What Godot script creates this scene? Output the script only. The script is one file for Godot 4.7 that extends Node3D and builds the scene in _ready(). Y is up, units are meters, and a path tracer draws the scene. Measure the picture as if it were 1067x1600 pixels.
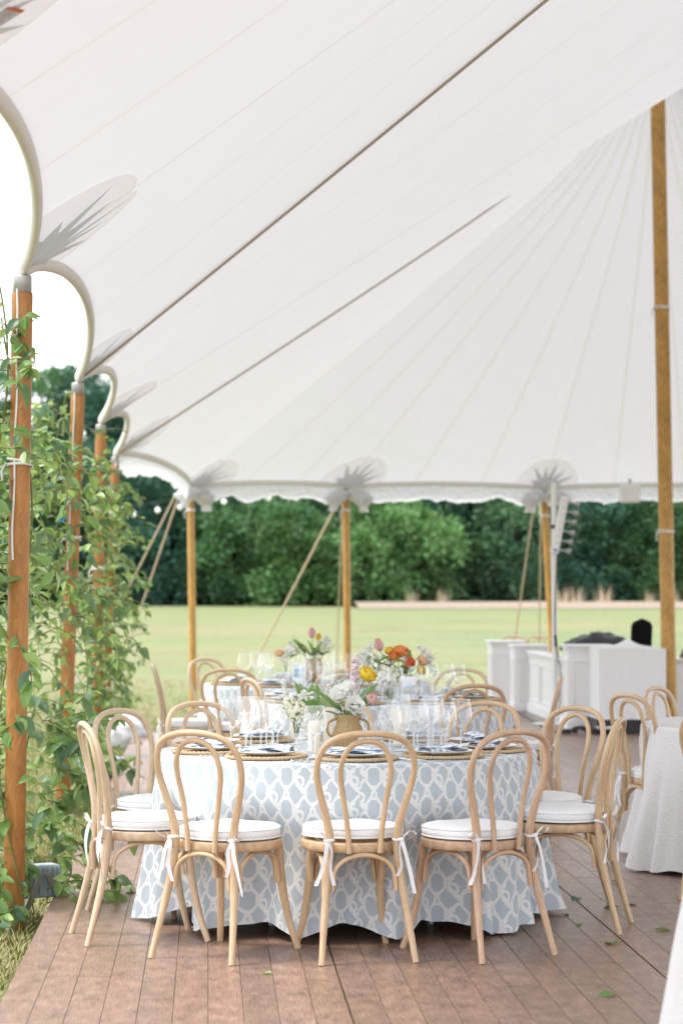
extends Node3D
# A sailcloth wedding tent on a lawn: y up, metres, the deck runs away along -z.

var rng := RandomNumberGenerator.new()
var names := {}
var M := {}
const DK := 0.12          # deck top
const TT := 0.855         # table top under the cloth

# ---------------------------------------------------------------- mesh builder
class MB:
	var v := PackedVector3Array()
	var n := PackedVector3Array()
	var u := PackedVector2Array()
	var c := PackedColorArray()
	var ix := PackedInt32Array()
	var col := Color(1, 1, 1)
	func vert(p: Vector3, nn: Vector3, uv := Vector2.ZERO) -> int:
		v.append(p); n.append(nn); u.append(uv); c.append(col)
		return v.size() - 1
	func tri(a: int, b: int, d: int) -> void:
		var g := (v[b] - v[a]).cross(v[d] - v[a])
		if g.dot(n[a] + n[b] + n[d]) > 0.0:
			ix.append(a); ix.append(d); ix.append(b)
		else:
			ix.append(a); ix.append(b); ix.append(d)
	func quad(a: int, b: int, d: int, e: int) -> void:
		tri(a, b, d); tri(a, d, e)
	func face(pts: Array, uvs: Array = [], out := Vector3.ZERO) -> void:
		var g: Vector3 = (pts[1] - pts[0]).cross(pts[2] - pts[0]).normalized()
		if out != Vector3.ZERO and g.dot(out) < 0.0:
			g = -g
		var first := v.size()
		for i in pts.size():
			vert(pts[i], g, uvs[i] if uvs.size() > i else Vector2(pts[i].x + pts[i].z, pts[i].y))
		for i in range(1, pts.size() - 1):
			tri(first, first + i, first + i + 1)
	func box(s: Vector3, x := Transform3D(), bev := 0.0) -> void:
		# a box with chamfered edges
		var h := s * 0.5
		var b := minf(bev, minf(h.x, minf(h.y, h.z)) * 0.9)
		var cen := x.origin
		for ax in 3:
			for sg in [-1.0, 1.0]:
				var a1 := (ax + 1) % 3
				var a2 := (ax + 2) % 3
				var pts := []
				var uvs := []
				for k in [[-1, -1], [1, -1], [1, 1], [-1, 1]]:
					var p := Vector3.ZERO
					p[ax] = sg * h[ax]
					p[a1] = k[0] * (h[a1] - b)
					p[a2] = k[1] * (h[a2] - b)
					pts.append(x * p)
					uvs.append(Vector2(p[a1], p[a2]))
				var o := Vector3.ZERO
				o[ax] = sg
				face(pts, uvs, x.basis * o)
		if b > 0.0:
			for ax in 3:
				var a1 := (ax + 1) % 3
				var a2 := (ax + 2) % 3
				for k in [[-1, -1], [1, -1], [1, 1], [-1, 1]]:
					var pts := []
					for e in [[-1, 0], [1, 0], [1, 1], [-1, 1]]:
						var p := Vector3.ZERO
						p[ax] = e[0] * (h[ax] - b)
						p[a1] = k[0] * (h[a1] - (b if e[1] == 1 else 0.0))
						p[a2] = k[1] * (h[a2] - (0.0 if e[1] == 1 else b))
						pts.append(x * p)
					var o := Vector3.ZERO
					o[a1] = k[0]; o[a2] = k[1]
					face(pts, [], x.basis * o)
			for sx in [-1, 1]:
				for sy in [-1, 1]:
					for sz in [-1, 1]:
						face([x * Vector3(sx * h.x, sy * (h.y - b), sz * (h.z - b)), x * Vector3(sx * (h.x - b), sy * h.y, sz * (h.z - b)), x * Vector3(sx * (h.x - b), sy * (h.y - b), sz * h.z)], [], x.basis * Vector3(sx, sy, sz))
	func bx(cx: float, cy: float, cz: float, sx: float, sy: float, sz: float, bev := 0.0) -> void:
		box(Vector3(sx, sy, sz), Transform3D(Basis(), Vector3(cx, cy, cz)), bev)
	func tube(pts: PackedVector3Array, rad, sides := 8, squash := 1.0, closed := false, hint := Vector3.ZERO) -> void:
		# rad: one radius or a PackedFloat32Array along the path
		var count := pts.size()
		var t0 := (pts[1] - pts[0]).normalized()
		var nn := hint if hint != Vector3.ZERO else (Vector3.UP if absf(t0.y) < 0.9 else Vector3.RIGHT)
		nn = (nn - t0 * nn.dot(t0)).normalized()
		var first := v.size()
		var run := 0.0
		for i in count:
			var a := pts[maxi(i - 1, 0)]
			var b := pts[mini(i + 1, count - 1)]
			if closed:
				a = pts[(i - 1 + count) % count]; b = pts[(i + 1) % count]
			var t := (b - a).normalized()
			nn = (nn - t * nn.dot(t)).normalized()
			var bb := t.cross(nn)
			var r: float = rad if rad is float else rad[i]
			if i > 0:
				run += pts[i].distance_to(pts[i - 1])
			for k in sides + 1:
				var an := TAU * k / sides
				var d := nn * cos(an) + bb * sin(an) * squash
				vert(pts[i] + d * r, (nn * cos(an) + bb * sin(an) / squash).normalized(), Vector2(float(k) / sides * 0.5, run))
		for i in (count if closed else count - 1):
			for k in sides:
				var p := first + i * (sides + 1) + k
				var q := first + ((i + 1) % count) * (sides + 1) + k
				quad(p, q, q + 1, p + 1)
		if not closed:
			for e in [0, count - 1]:
				var t := (pts[1] - pts[0]).normalized() * -1.0 if e == 0 else (pts[count - 1] - pts[count - 2]).normalized()
				var cc := vert(pts[e], t)
				var ring := []
				for k in sides + 1:
					ring.append(vert(v[first + e * (sides + 1) + k], t))
				for k in sides:
					tri(cc, ring[k], ring[k + 1])
	func lathe(prof: Array, segs := 20, x := Transform3D(), wob := 0.0, lobes := 0) -> void:
		var first := v.size()
		var m := prof.size()
		var run := 0.0
		for i in m:
			var p: Vector2 = prof[i]
			var a: Vector2 = prof[maxi(i - 1, 0)]
			var b: Vector2 = prof[mini(i + 1, m - 1)]
			var t := (b - a).normalized()
			var nr := Vector2(t.y, -t.x)
			if i > 0:
				run += p.distance_to(prof[i - 1])
			for k in segs + 1:
				var an := TAU * k / segs
				var r := p.x * (1.0 + wob * cos(an * lobes))
				vert(x * Vector3(r * cos(an), p.y, r * sin(an)), x.basis * Vector3(nr.x * cos(an), nr.y, nr.x * sin(an)), Vector2(float(k) / segs, run))
		for i in m - 1:
			for k in segs:
				var p := first + i * (segs + 1) + k
				quad(p, p + segs + 1, p + segs + 2, p + 1)
	func grid(w: int, h: int, f: Callable, uvf: Callable, out := Vector3.UP) -> void:
		# f(i, j) -> point; normals are averaged, turned towards out when given
		var first := v.size()
		for j in h + 1:
			for i in w + 1:
				vert(f.call(i, j), Vector3.ZERO, uvf.call(i, j))
		for j in h + 1:
			for i in w + 1:
				var a := v[first + j * (w + 1) + maxi(i - 1, 0)]
				var b := v[first + j * (w + 1) + mini(i + 1, w)]
				var d := v[first + maxi(j - 1, 0) * (w + 1) + i]
				var e := v[first + mini(j + 1, h) * (w + 1) + i]
				var g := (b - a).cross(e - d).normalized()
				if out != Vector3.ZERO and g.dot(out) < 0.0:
					g = -g
				n[first + j * (w + 1) + i] = g
		for j in h:
			for i in w:
				var p := first + j * (w + 1) + i
				quad(p, p + 1, p + w + 2, p + w + 1)
	func fix(cen: Vector3) -> void:
		# turn normals away from a centre, then the faces
		for i in v.size():
			if n[i].dot(v[i] - cen) < 0.0:
				n[i] = -n[i]
		rewind()
	func rewind() -> void:
		for k in range(0, ix.size(), 3):
			var g := (v[ix[k + 1]] - v[ix[k]]).cross(v[ix[k + 2]] - v[ix[k]])
			if g.dot(n[ix[k]] + n[ix[k + 1]] + n[ix[k + 2]]) > 0.0:
				var q := ix[k + 1]
				ix[k + 1] = ix[k + 2]; ix[k + 2] = q
	func mesh() -> ArrayMesh:
		var arr := []
		arr.resize(Mesh.ARRAY_MAX)
		arr[Mesh.ARRAY_VERTEX] = v
		arr[Mesh.ARRAY_NORMAL] = n
		arr[Mesh.ARRAY_TEX_UV] = u
		arr[Mesh.ARRAY_COLOR] = c
		arr[Mesh.ARRAY_INDEX] = ix
		var am := ArrayMesh.new()
		am.add_surface_from_arrays(Mesh.PRIMITIVE_TRIANGLES, arr)
		return am

# ---------------------------------------------------------------- node helpers
func numbered(called: String) -> String:
	if not names.has(called):
		names[called] = 0
		return called
	names[called] += 1
	return "%s_%03d" % [called, names[called]]

func tag(o: Node3D, label: String, category: String, group := "") -> Node3D:
	o.set_meta("label", label); o.set_meta("category", category)
	if group: o.set_meta("group", group)
	return o

func thing(called: String, label: String, category: String, at := Vector3.ZERO, turn := 0.0, group := "") -> Node3D:
	var o := Node3D.new()
	o.name = numbered(called)
	add_child(o)
	o.position = at; o.rotation.y = turn
	tag(o, label, category, group)
	return o

func obj(called: String, m, mat: Material, parent: Node3D = null, at := Vector3.ZERO) -> MeshInstance3D:
	var o := MeshInstance3D.new()
	o.mesh = m.mesh() if m is MB else m
	o.material_override = mat
	o.position = at
	if parent == null:
		o.name = numbered(called)
		add_child(o)
	else:
		o.name = called
		parent.add_child(o, true)
	return o

func struct(called: String, m, mat: Material, at := Vector3.ZERO) -> MeshInstance3D:
	var o := obj(called, m, mat, null, at)
	o.set_meta("kind", "structure")
	return o

func dup(root: Node3D, at: Vector3, turn: float, label: String, group := "") -> Node3D:
	var r: Node3D = root.duplicate()
	var base := String(root.name)
	var cut := base.rfind("_")
	if cut > 0 and base.substr(cut + 1).is_valid_int(): base = base.substr(0, cut)
	r.name = numbered(base)
	add_child(r)
	r.position = at; r.rotation.y = turn
	r.set_meta("label", label)
	if group: r.set_meta("group", group)
	return r

func multi(called: String, m: Mesh, mat: Material, xs: Array, cols: Array, parent: Node3D = null) -> MultiMeshInstance3D:
	var mm := MultiMesh.new()
	mm.transform_format = MultiMesh.TRANSFORM_3D
	mm.use_colors = not cols.is_empty()
	mm.mesh = m
	mm.instance_count = xs.size()
	for i in xs.size():
		mm.set_instance_transform(i, xs[i])
		if mm.use_colors: mm.set_instance_color(i, cols[i])
	var o := MultiMeshInstance3D.new()
	o.multimesh = mm
	o.material_override = mat
	o.set_meta("kind", "stuff")
	if parent == null:
		o.name = numbered(called)
		add_child(o)
	else:
		o.name = called
		parent.add_child(o, true)
	return o

# ---------------------------------------------------------------- materials
func lin(r: float, g: float, b: float) -> Color:
	return Color(r, g, b).linear_to_srgb()

func mat(called: String, c: Color, rough := 0.6, tex: Texture2D = null, spec := 0.5) -> StandardMaterial3D:
	var m := StandardMaterial3D.new()
	m.resource_name = called
	m.albedo_color = c
	m.roughness = rough
	m.metallic_specular = spec
	if tex: m.albedo_texture = tex
	M[called] = m
	return m

func noise(seed_: int, freq: float, oct := 4, kind := FastNoiseLite.TYPE_SIMPLEX_SMOOTH) -> FastNoiseLite:
	var f := FastNoiseLite.new()
	f.seed = seed_; f.frequency = freq; f.noise_type = kind
	f.fractal_octaves = oct
	return f

func tex_from(w: int, h: int, f: Callable, tile := false) -> ImageTexture:
	var im := Image.create(w, h, false, Image.FORMAT_RGB8)
	for y in h:
		for x in w:
			im.set_pixel(x, y, f.call(x, y))
	return ImageTexture.create_from_image(im)

func grey(v: float) -> Color:
	v = clampf(v, 0.0, 1.0)
	return Color(v, v, v)

func noise_tex(size: int, freq: float, lo: float, hi: float, seed_ := 1, oct := 4, normal := false, bump := 4.0) -> NoiseTexture2D:
	var t := NoiseTexture2D.new()
	t.width = size; t.height = size; t.seamless = true
	t.noise = noise(seed_, freq, oct)
	t.as_normal_map = normal
	t.bump_strength = bump
	if not normal:
		var g := Gradient.new()
		g.set_color(0, Color(lo, lo, lo)); g.set_color(1, Color(hi, hi, hi))
		t.color_ramp = g
	return t

func trellis() -> ImageTexture:
	# woven trellis print: six-sided links in offset columns, joined by slanting bands
	var S := 512
	var im := Image.create(S, S, false, Image.FORMAT_RGB8)
	var weave := noise(5, 0.35, 2)
	for y in S:
		for x in S:
			var k := 1.0 + 0.03 * weave.get_noise_2d(x, y) + (0.012 if (x + y) % 2 == 0 else 0.0)
			im.set_pixel(x, y, Color(0.675 * k, 0.708 * k, 0.732 * k))
	var paths := []
	for col in 2:
		for row in 2:
			var c := Vector2(128 + col * 256, 128 + row * 256 + (128 if col == 1 else 0))
			var ring := []
			for q in [[-26, -84], [26, -84], [66, -44], [66, 44], [26, 84], [-26, 84], [-66, 44], [-66, -44], [-26, -84], [26, -84]]: ring.append(c + Vector2(q[0], q[1]))
			paths.append(ring)
			# the crossing pair that ties a link to the one below
			paths.append([c + Vector2(-46, 64), c + Vector2(-16, 96), c + Vector2(18, 128), c + Vector2(18, 150), c + Vector2(48, 190)])
			paths.append([c + Vector2(46, 64), c + Vector2(16, 96), c + Vector2(-18, 128), c + Vector2(-18, 150), c + Vector2(-48, 190)])
			# bands across to the neighbouring columns
			for sx in [-1.0, 1.0]:
				paths.append([c + Vector2(sx * 66, -30), c + Vector2(sx * 92, -30), c + Vector2(sx * 128, -58), c + Vector2(sx * 164, -98), c + Vector2(sx * 190, -98)])
				paths.append([c + Vector2(sx * 66, 30), c + Vector2(sx * 92, 30), c + Vector2(sx * 128, 70), c + Vector2(sx * 128, 92), c + Vector2(sx * 170, 128)])
			# a small link in the middle of each gap
			var sm := []
			for q in [[-14, -40], [14, -40], [34, -20], [34, 20], [14, 40], [-14, 40], [-34, 20], [-34, -20], [-14, -40], [14, -40]]: sm.append(c + Vector2(128 + q[0], -128 + 128 + 2 + q[1] * 0.9 + 40))
			paths.append(sm)
	for pass_ in 3:
		var rad: float = [12.5, 11.0, 1.5][pass_]
		var colr: Color = [Color(0.705, 0.732, 0.752), Color(0.845, 0.842, 0.832), Color(0.775, 0.788, 0.795)][pass_]
		for pts in paths:
			for i in pts.size() - 1:
				var a: Vector2 = pts[i]
				var b: Vector2 = pts[i + 1]
				var st := int(a.distance_to(b) / 3.0) + 1
				for j in st + 1:
					var p := a.lerp(b, float(j) / st)
					for oy in range(-int(rad) - 1, int(rad) + 2):
						for ox in range(-int(rad) - 1, int(rad) + 2):
							if ox * ox + oy * oy <= rad * rad:
								im.set_pixel(posmod(int(p.x) + ox, S), posmod(int(p.y) + oy, S), colr)
	return ImageTexture.create_from_image(im)

func make_materials() -> void:
	rng.seed = 11
	# wood grain: fine streaks along v, with some slow figure
	var n1 := noise(3, 0.02, 4)
	var n2 := noise(8, 0.11, 3)
	var grain := tex_from(128, 1024, func(x: int, y: int):
		var warp := 10.0 * n1.get_noise_2d(x * 0.7, y * 0.25)
		var s := n2.get_noise_2d((x + warp) * 3.2, y * 0.12)
		var b := n1.get_noise_2d(x * 1.5 + 400, y * 0.18)
		return grey(0.86 + 0.13 * s + 0.10 * b))
	var n3 := noise(21, 0.012, 4)
	var n4 := noise(22, 0.05, 3)
	var plank := tex_from(512, 1024, func(x: int, y: int):
		var fig := n3.get_noise_2d(x * 1.2, y * 0.30)
		var ring := absf(sin((x * 0.035 + fig * 9.0) * PI))
		var fine := 0.6 * n4.get_noise_2d(x * 2.2, y * 0.22) + 0.5 * n4.get_noise_2d(x * 6.0, y * 0.5)
		var worn := n3.get_noise_2d(x * 0.9 + 900, y * 0.8)
		var v := 0.80 + 0.08 * ring + 0.24 * fine + 0.13 * worn
		v -= 0.04 * smoothstep(0.35, 0.6, -worn)
		return Color(clampf(v, 0, 1), clampf(v * 0.98, 0, 1), clampf(v * 0.96, 0, 1)))
	mat("chair_wood", lin(0.75, 0.515, 0.305), 0.42, grain)
	mat("chair_wood_pale", lin(0.78, 0.57, 0.38), 0.45, grain)
	mat("chair_wood_rose", lin(0.69, 0.45, 0.29), 0.42, grain)
	mat("pole_wood", lin(0.55, 0.225, 0.05), 0.38, grain)
	mat("mast_wood", lin(0.68, 0.365, 0.085), 0.40, grain)
	for k in ["chair_wood", "chair_wood_pale", "chair_wood_rose", "pole_wood", "mast_wood"]:
		M[k].uv1_scale = Vector3(1.0, 0.7, 1.0)
	for i in 6:
		var tone: float = [0.97, 1.03, 0.92, 1.06, 1.0, 0.88][i]
		var pm := mat("plank_%d" % i, lin(0.352 * tone, (0.226 + 0.003 * (i % 3)) * tone, (0.170 + 0.004 * (i % 2)) * tone), 0.33, plank)
		pm.uv1_scale = Vector3(2.0, 0.55, 1)
		pm.uv1_offset = Vector3(0.37 * i, 0.21 * i, 0)
		pm.heightmap_enabled = true
		pm.heightmap_texture = plank
		pm.heightmap_scale = 0.08
	mat("deck_gap", lin(0.30, 0.20, 0.155), 0.9)
	var weave := noise_tex(512, 0.12, 0.80, 1.0, 4, 3)
	var wob := noise_tex(256, 0.05, 0.0, 1.0, 6, 3)
	var cl := mat("white_cotton", lin(0.80, 0.80, 0.80), 0.85, null, 0.25)
	cl.heightmap_enabled = true; cl.heightmap_texture = wob; cl.heightmap_scale = 0.25
	cl.uv1_triplanar = true; cl.uv1_scale = Vector3(6, 6, 6)
	var tie := mat("cotton_tie", lin(0.78, 0.78, 0.79), 0.85, null, 0.2)
	tie.backlight_enabled = true; tie.backlight = Color(0.35, 0.35, 0.35)
	var tr := mat("trellis_cloth", Color(1, 1, 1), 0.85, trellis(), 0.2)
	tr.uv1_scale = Vector3(4.5, 4.5, 1)
	tr.rim_enabled = true; tr.rim = 0.2
	var tn := noise(77, 0.085, 2, FastNoiseLite.TYPE_CELLULAR)
	var tuft := tex_from(512, 512, func(x: int, y: int): return grey(0.5 - 0.5 * tn.get_noise_2d(x, y)))
	var wt := mat("tufted_cloth", lin(0.68, 0.665, 0.65), 0.9, null, 0.2)
	wt.heightmap_enabled = true; wt.heightmap_texture = tuft; wt.heightmap_scale = 0.8
	wt.uv1_triplanar = true; wt.uv1_scale = Vector3(2.2, 2.2, 2.2)
	# canopy
	var sail := mat("sailcloth", lin(0.76, 0.75, 0.78), 0.7, noise_tex(512, 0.02, 0.988, 1.0, 9, 5), 0.3)
	sail.uv1_scale = Vector3(0.35, 0.35, 1)
	sail.backlight_enabled = true; sail.backlight = Color(0.66, 0.66, 0.66)
	var seam := mat("seam_thread", lin(0.68, 0.64, 0.60), 0.8)
	seam.backlight_enabled = true; seam.backlight = Color(0.55, 0.55, 0.55)
	mat("tan_webbing", lin(0.42, 0.34, 0.28), 0.8)
	var bind := mat("edge_binding", lin(0.78, 0.745, 0.71), 0.75)
	bind.backlight_enabled = true; bind.backlight = Color(0.3, 0.3, 0.3)
	var pa := mat("patch_cream", lin(0.90, 0.86, 0.84), 0.8)
	pa.backlight_enabled = true; pa.backlight = Color(0.8, 0.8, 0.8)
	pa.transparency = BaseMaterial3D.TRANSPARENCY_ALPHA; pa.albedo_color.a = 0.4
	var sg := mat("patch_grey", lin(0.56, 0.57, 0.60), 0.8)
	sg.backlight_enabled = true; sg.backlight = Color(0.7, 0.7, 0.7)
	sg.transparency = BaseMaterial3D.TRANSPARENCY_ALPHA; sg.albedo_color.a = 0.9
	var vn := mat("clear_wall", lin(0.86, 0.855, 0.88), 0.3, noise_tex(256, 0.02, 0.90, 1.0, 14, 3), 0.5)
	vn.backlight_enabled = true; vn.backlight = Color(0.9, 0.9, 0.9)
	mat("rope_tan", lin(0.42, 0.32, 0.22), 0.9)
	mat("rope_white", lin(0.75, 0.74, 0.72), 0.9)
	mat("steel", lin(0.45, 0.43, 0.42), 0.45).metallic = 0.8
	mat("silver", lin(0.80, 0.80, 0.80), 0.22).metallic = 1.0
	mat("white_paint", lin(0.80, 0.79, 0.78), 0.5)
	mat("white_plastic", lin(0.78, 0.78, 0.79), 0.4)
	mat("black_plastic", lin(0.018, 0.018, 0.02), 0.55)
	mat("black_foam", lin(0.008, 0.008, 0.009), 0.95, null, 0.2)
	mat("black_vinyl", lin(0.025, 0.028, 0.036), 0.28)
	mat("grey_metal", lin(0.35, 0.36, 0.37), 0.35).metallic = 0.7
	mat("grey_box", lin(0.36, 0.42, 0.47), 0.55)
	mat("blue_tape", lin(0.06, 0.32, 0.62), 0.6)
	mat("orange_mark", lin(0.8, 0.18, 0.04), 0.6)
	mat("dark_grey", lin(0.10, 0.10, 0.11), 0.6)
	# glass: thin sheets
	var g := mat("glass", Color(0.95, 0.97, 0.98, 0.035), 0.01)
	g.transparency = BaseMaterial3D.TRANSPARENCY_ALPHA
	var g3 := mat("glass_stem", Color(0.93, 0.95, 0.97, 0.32), 0.02)
	g3.transparency = BaseMaterial3D.TRANSPARENCY_ALPHA
	var g2 := mat("cut_glass", Color(0.86, 0.88, 0.90, 0.06), 0.04)
	g2.transparency = BaseMaterial3D.TRANSPARENCY_ALPHA
	# table things
	mat("porcelain", lin(0.80, 0.80, 0.79), 0.25)
	var wax := mat("wax", lin(0.80, 0.745, 0.64), 0.5)
	wax.subsurf_scatter_enabled = true; wax.subsurf_scatter_strength = 0.4
	mat("jute", lin(0.62, 0.46, 0.28), 0.85, weave)
	mat("rattan", lin(0.50, 0.34, 0.16), 0.7, weave)
	var np := noise(31, 0.035, 3)
	mat("napkin_print", Color(1, 1, 1), 0.85, tex_from(256, 256, func(x: int, y: int):
		var a := np.get_noise_2d(x, y)
		var b := np.get_noise_2d(x + 700, y)
		if a > 0.24: return Color(0.56, 0.66, 0.77)
		if b > 0.36: return Color(0.50, 0.58, 0.68)
		if a > 0.12: return Color(0.72, 0.78, 0.84)
		return Color(0.90, 0.90, 0.90)), 0.2)
	mat("napkin_edge", lin(0.22, 0.28, 0.38), 0.85, null, 0.2)
	# the two table signs: a small seaside watercolour on white card
	mat("card_print", Color(1, 1, 1), 0.7, tex_from(64, 96, func(x: int, y: int):
		var m := np.get_noise_2d(x * 4, y * 4)
		if x < 7 or x > 56 or y < 28 or y > 68: return Color(0.93, 0.93, 0.93)
		if y < 42: return Color(0.50 + 0.1 * m, 0.72, 0.90)
		if y < 52: return Color(0.70, 0.76 + 0.1 * m, 0.75) if m > -0.1 else Color(0.86, 0.70, 0.58)
		return Color(0.42, 0.66 + 0.08 * m, 0.86)))
	mat("card_print_warm", Color(1, 1, 1), 0.7, tex_from(64, 96, func(x: int, y: int):
		var m := np.get_noise_2d(x * 4 + 300, y * 4)
		if x < 6 or x > 57 or y < 38: return Color(0.92, 0.91, 0.93)
		if y < 46: return Color(0.62, 0.78, 0.90)
		if y < 58: return Color(0.88, 0.74 + 0.1 * m, 0.30) if m > -0.05 else Color(0.35, 0.55, 0.78)
		return Color(0.30, 0.48 + 0.1 * m, 0.70) if y < 72 else Color(0.90, 0.90, 0.91)))
	# leaves and flowers
	for d in [["leaf_mid", 0.105, 0.205, 0.050], ["leaf_light", 0.23, 0.34, 0.10], ["leaf_dark", 0.026, 0.085, 0.043], ["leaf_pale", 0.30, 0.36, 0.20], ["fern", 0.12, 0.25, 0.05]]:
		var lm := mat(d[0], lin(d[1], d[2], d[3]), 0.42, null, 0.45)
		lm.backlight_enabled = true; lm.backlight = Color(0.55, 0.62, 0.35)
	mat("vine_stem", lin(0.17, 0.17, 0.05), 0.7)
	for d in [["petal_white", 0.82, 0.81, 0.76], ["petal_cream", 0.78, 0.76, 0.58], ["petal_yellow", 0.85, 0.60, 0.04], ["petal_orange", 0.85, 0.30, 0.07], ["petal_coral", 0.82, 0.20, 0.07], ["petal_pink", 0.80, 0.52, 0.48], ["petal_lilac", 0.80, 0.65, 0.70], ["petal_peach", 0.83, 0.52, 0.33]]:
		var pm := mat(d[0], lin(d[1], d[2], d[3]), 0.6, null, 0.25)
		pm.backlight_enabled = true; pm.backlight = Color(0.5, 0.5, 0.5)
	# ground
	var lawn := mat("lawn", lin(0.295, 0.29, 0.155), 0.95, noise_tex(1024, 0.035, 0.72, 1.0, 17, 6), 0.15)
	lawn.uv1_triplanar = true; lawn.uv1_world_triplanar = true; lawn.uv1_scale = Vector3(0.21, 0.21, 0.21)
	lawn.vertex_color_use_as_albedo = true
	var gb := mat("grass_blade", Color(1, 1, 1), 0.7, null, 0.25)
	gb.vertex_color_use_as_albedo = true
	gb.backlight_enabled = true; gb.backlight = Color(0.6, 0.6, 0.4)
	mat("sand", lin(0.40, 0.32, 0.25), 0.95, noise_tex(256, 0.06, 0.7, 1.0, 19, 4), 0.1)
	mat("bark", lin(0.10, 0.075, 0.055), 0.9)
	var tl := mat("tree_leaf", Color(1, 1, 1), 0.55, null, 0.3)
	tl.vertex_color_use_as_albedo = true
	tl.backlight_enabled = true; tl.backlight = Color(0.5, 0.6, 0.3)
	mat("bulb_glass", Color(0.95, 0.95, 0.92), 0.15)

# ---------------------------------------------------------------- the tent
# pole tops along the eave, from the near left round the far end and back along the right side
var EAVE := [Vector3(-0.80, 2.99, -1.8), Vector3(-0.84, 2.99, -6.22), Vector3(-0.845, 3.02, -10.50), Vector3(-0.89, 2.99, -15.77), Vector3(-0.92, 2.98, -19.76), Vector3(-0.97, 2.94, -24.06), Vector3(-0.22, 2.79, -28.34), Vector3(1.70, 2.80, -28.53), Vector3(4.24, 2.80, -28.98), Vector3(6.9, 2.80, -28.8), Vector3(9.3, 2.82, -28.3), Vector3(10.1, 2.92, -24.1), Vector3(10.05, 2.98, -19.8), Vector3(10.0, 2.99, -15.8), Vector3(9.95, 2.99, -10.5), Vector3(9.9, 2.99, -6.2), Vector3(9.9, 2.99, -1.8)]
const RIDGE_X := 4.53
const PEAKS := [-23.05, -7.9, 7.0]

func ridge_z(z: float) -> float:
	# where the seam that starts at the eave at z meets the ridge
	var a := [-24.06, -19.76, -15.77, -10.5, -6.22, -1.8]
	var b := [-23.05, -15.0, -8.2, -7.4, -4.2, 1.5]
	if z <= a[0]: return b[0]
	for i in 5:
		if z <= a[i + 1]:
			return lerpf(b[i], b[i + 1], (z - a[i]) / (a[i + 1] - a[i]))
	return b[5]

func eave(u: float) -> Vector3:
	var i := clampi(int(floor(u)), 0, EAVE.size() - 2)
	var f := u - i
	var a: Vector3 = EAVE[i]
	var b: Vector3 = EAVE[i + 1]
	var p := a.lerp(b, f)
	var side := i < 5 or i > 10
	var out := Vector3(RIDGE_X, 0, clampf((a.z + b.z) * 0.5, PEAKS[0], 5.0)) - (a + b) * 0.5
	out.y = 0
	var k := 4.0 * f * (1.0 - f)
	k = pow(k, 0.68)
	p += out.normalized() * k * (0.17 if side else 0.10)
	p.y += k * (0.20 if side else (0.10 if i == 5 or i == 10 else 0.05))
	return p

func sail(u: float, t: float) -> Vector3:
	var e := eave(u)
	var zz: float = ridge_z(lerpf(EAVE[clampi(int(floor(u)), 0, 15)].z, EAVE[clampi(int(floor(u)) + 1, 0, 16)].z, u - floor(u)))
	if u > 5.0 and u < 11.0: zz = PEAKS[0]
	var w := fposmod((zz - PEAKS[0]) / 15.05, 1.0)
	var top := Vector3(RIDGE_X, 6.55 - 0.55 * 4.0 * w * (1.0 - w), zz)
	var p := e.lerp(top, t)
	p.y -= 0.03 * 4.0 * t * (1.0 - t)
	for pk in PEAKS:
		var d := Vector2(p.x - RIDGE_X, p.z - pk).length()
		p.y += 0.72 * exp(-d / 0.42)
	return p

const TS := [0.0, 0.04, 0.09, 0.15, 0.22, 0.3, 0.38, 0.46, 0.54, 0.62, 0.69, 0.75, 0.8, 0.84, 0.875, 0.905, 0.93, 0.95, 0.967, 0.98, 0.99, 1.0]

func sail_strip(u: float, width: float, t0: float, t1: float, low: float) -> MB:
	# a band sewn under the canopy along the seam at u
	var m := MB.new()
	var steps := 40
	m.grid(1, steps, func(i: int, j: int):
		var t := lerpf(t0, t1, float(j) / steps)
		var p := sail(u, t)
		var q := sail(u + 0.02, t) if u < 15.9 else sail(u - 0.02, t)
		var side := q - p
		side = side.normalized() if side.length() > 0.0005 else Vector3.RIGHT
		var w: float = width * clampf((q - p).length() / 0.02, 0.15, 1.0)
		return p + side * w * (i - 0.5) + Vector3(0, -low, 0), func(i: int, j: int): return Vector2(i, j * 0.2), Vector3.DOWN)
	return m

func seam_half(u: float, t: float) -> float:
	# half a seam's width as a share of the eave parameter
	var d := sail(minf(u + 0.01, 16.0), t).distance_to(sail(maxf(u - 0.01, 0.0), t)) / 0.02
	return minf(0.014 / maxf(d, 0.01), 0.05)

func seam_fill(u: float) -> MB:
	var m := MB.new()
	m.grid(2, TS.size() - 1, func(i: int, j: int):
		var p := sail(clampf(u + (i - 1) * seam_half(u, TS[j]) * 1.04, 0.0, 16.0), TS[j])
		return p + Vector3(0, -0.003 if i == 1 else 0.0, 0), func(i: int, j: int): return Vector2(i, j), Vector3.DOWN)
	return m

func patch_point(i: int, a: float, b: float, low: float) -> Vector3:
	# a metres inward along the seam from pole i, b metres along the eave
	var nb: int = clampi(i + (1 if b > 0.0 else -1), 0, 16)
	var span: float = (EAVE[i] as Vector3).distance_to(EAVE[nb])
	var u: float = i + b / span
	var reach := sail(i, 0.0).distance_to(sail(i, 0.5)) * 2.0
	return sail(u, clampf(a / reach, 0.0, 1.0)) + Vector3(0, -low, 0)

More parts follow.
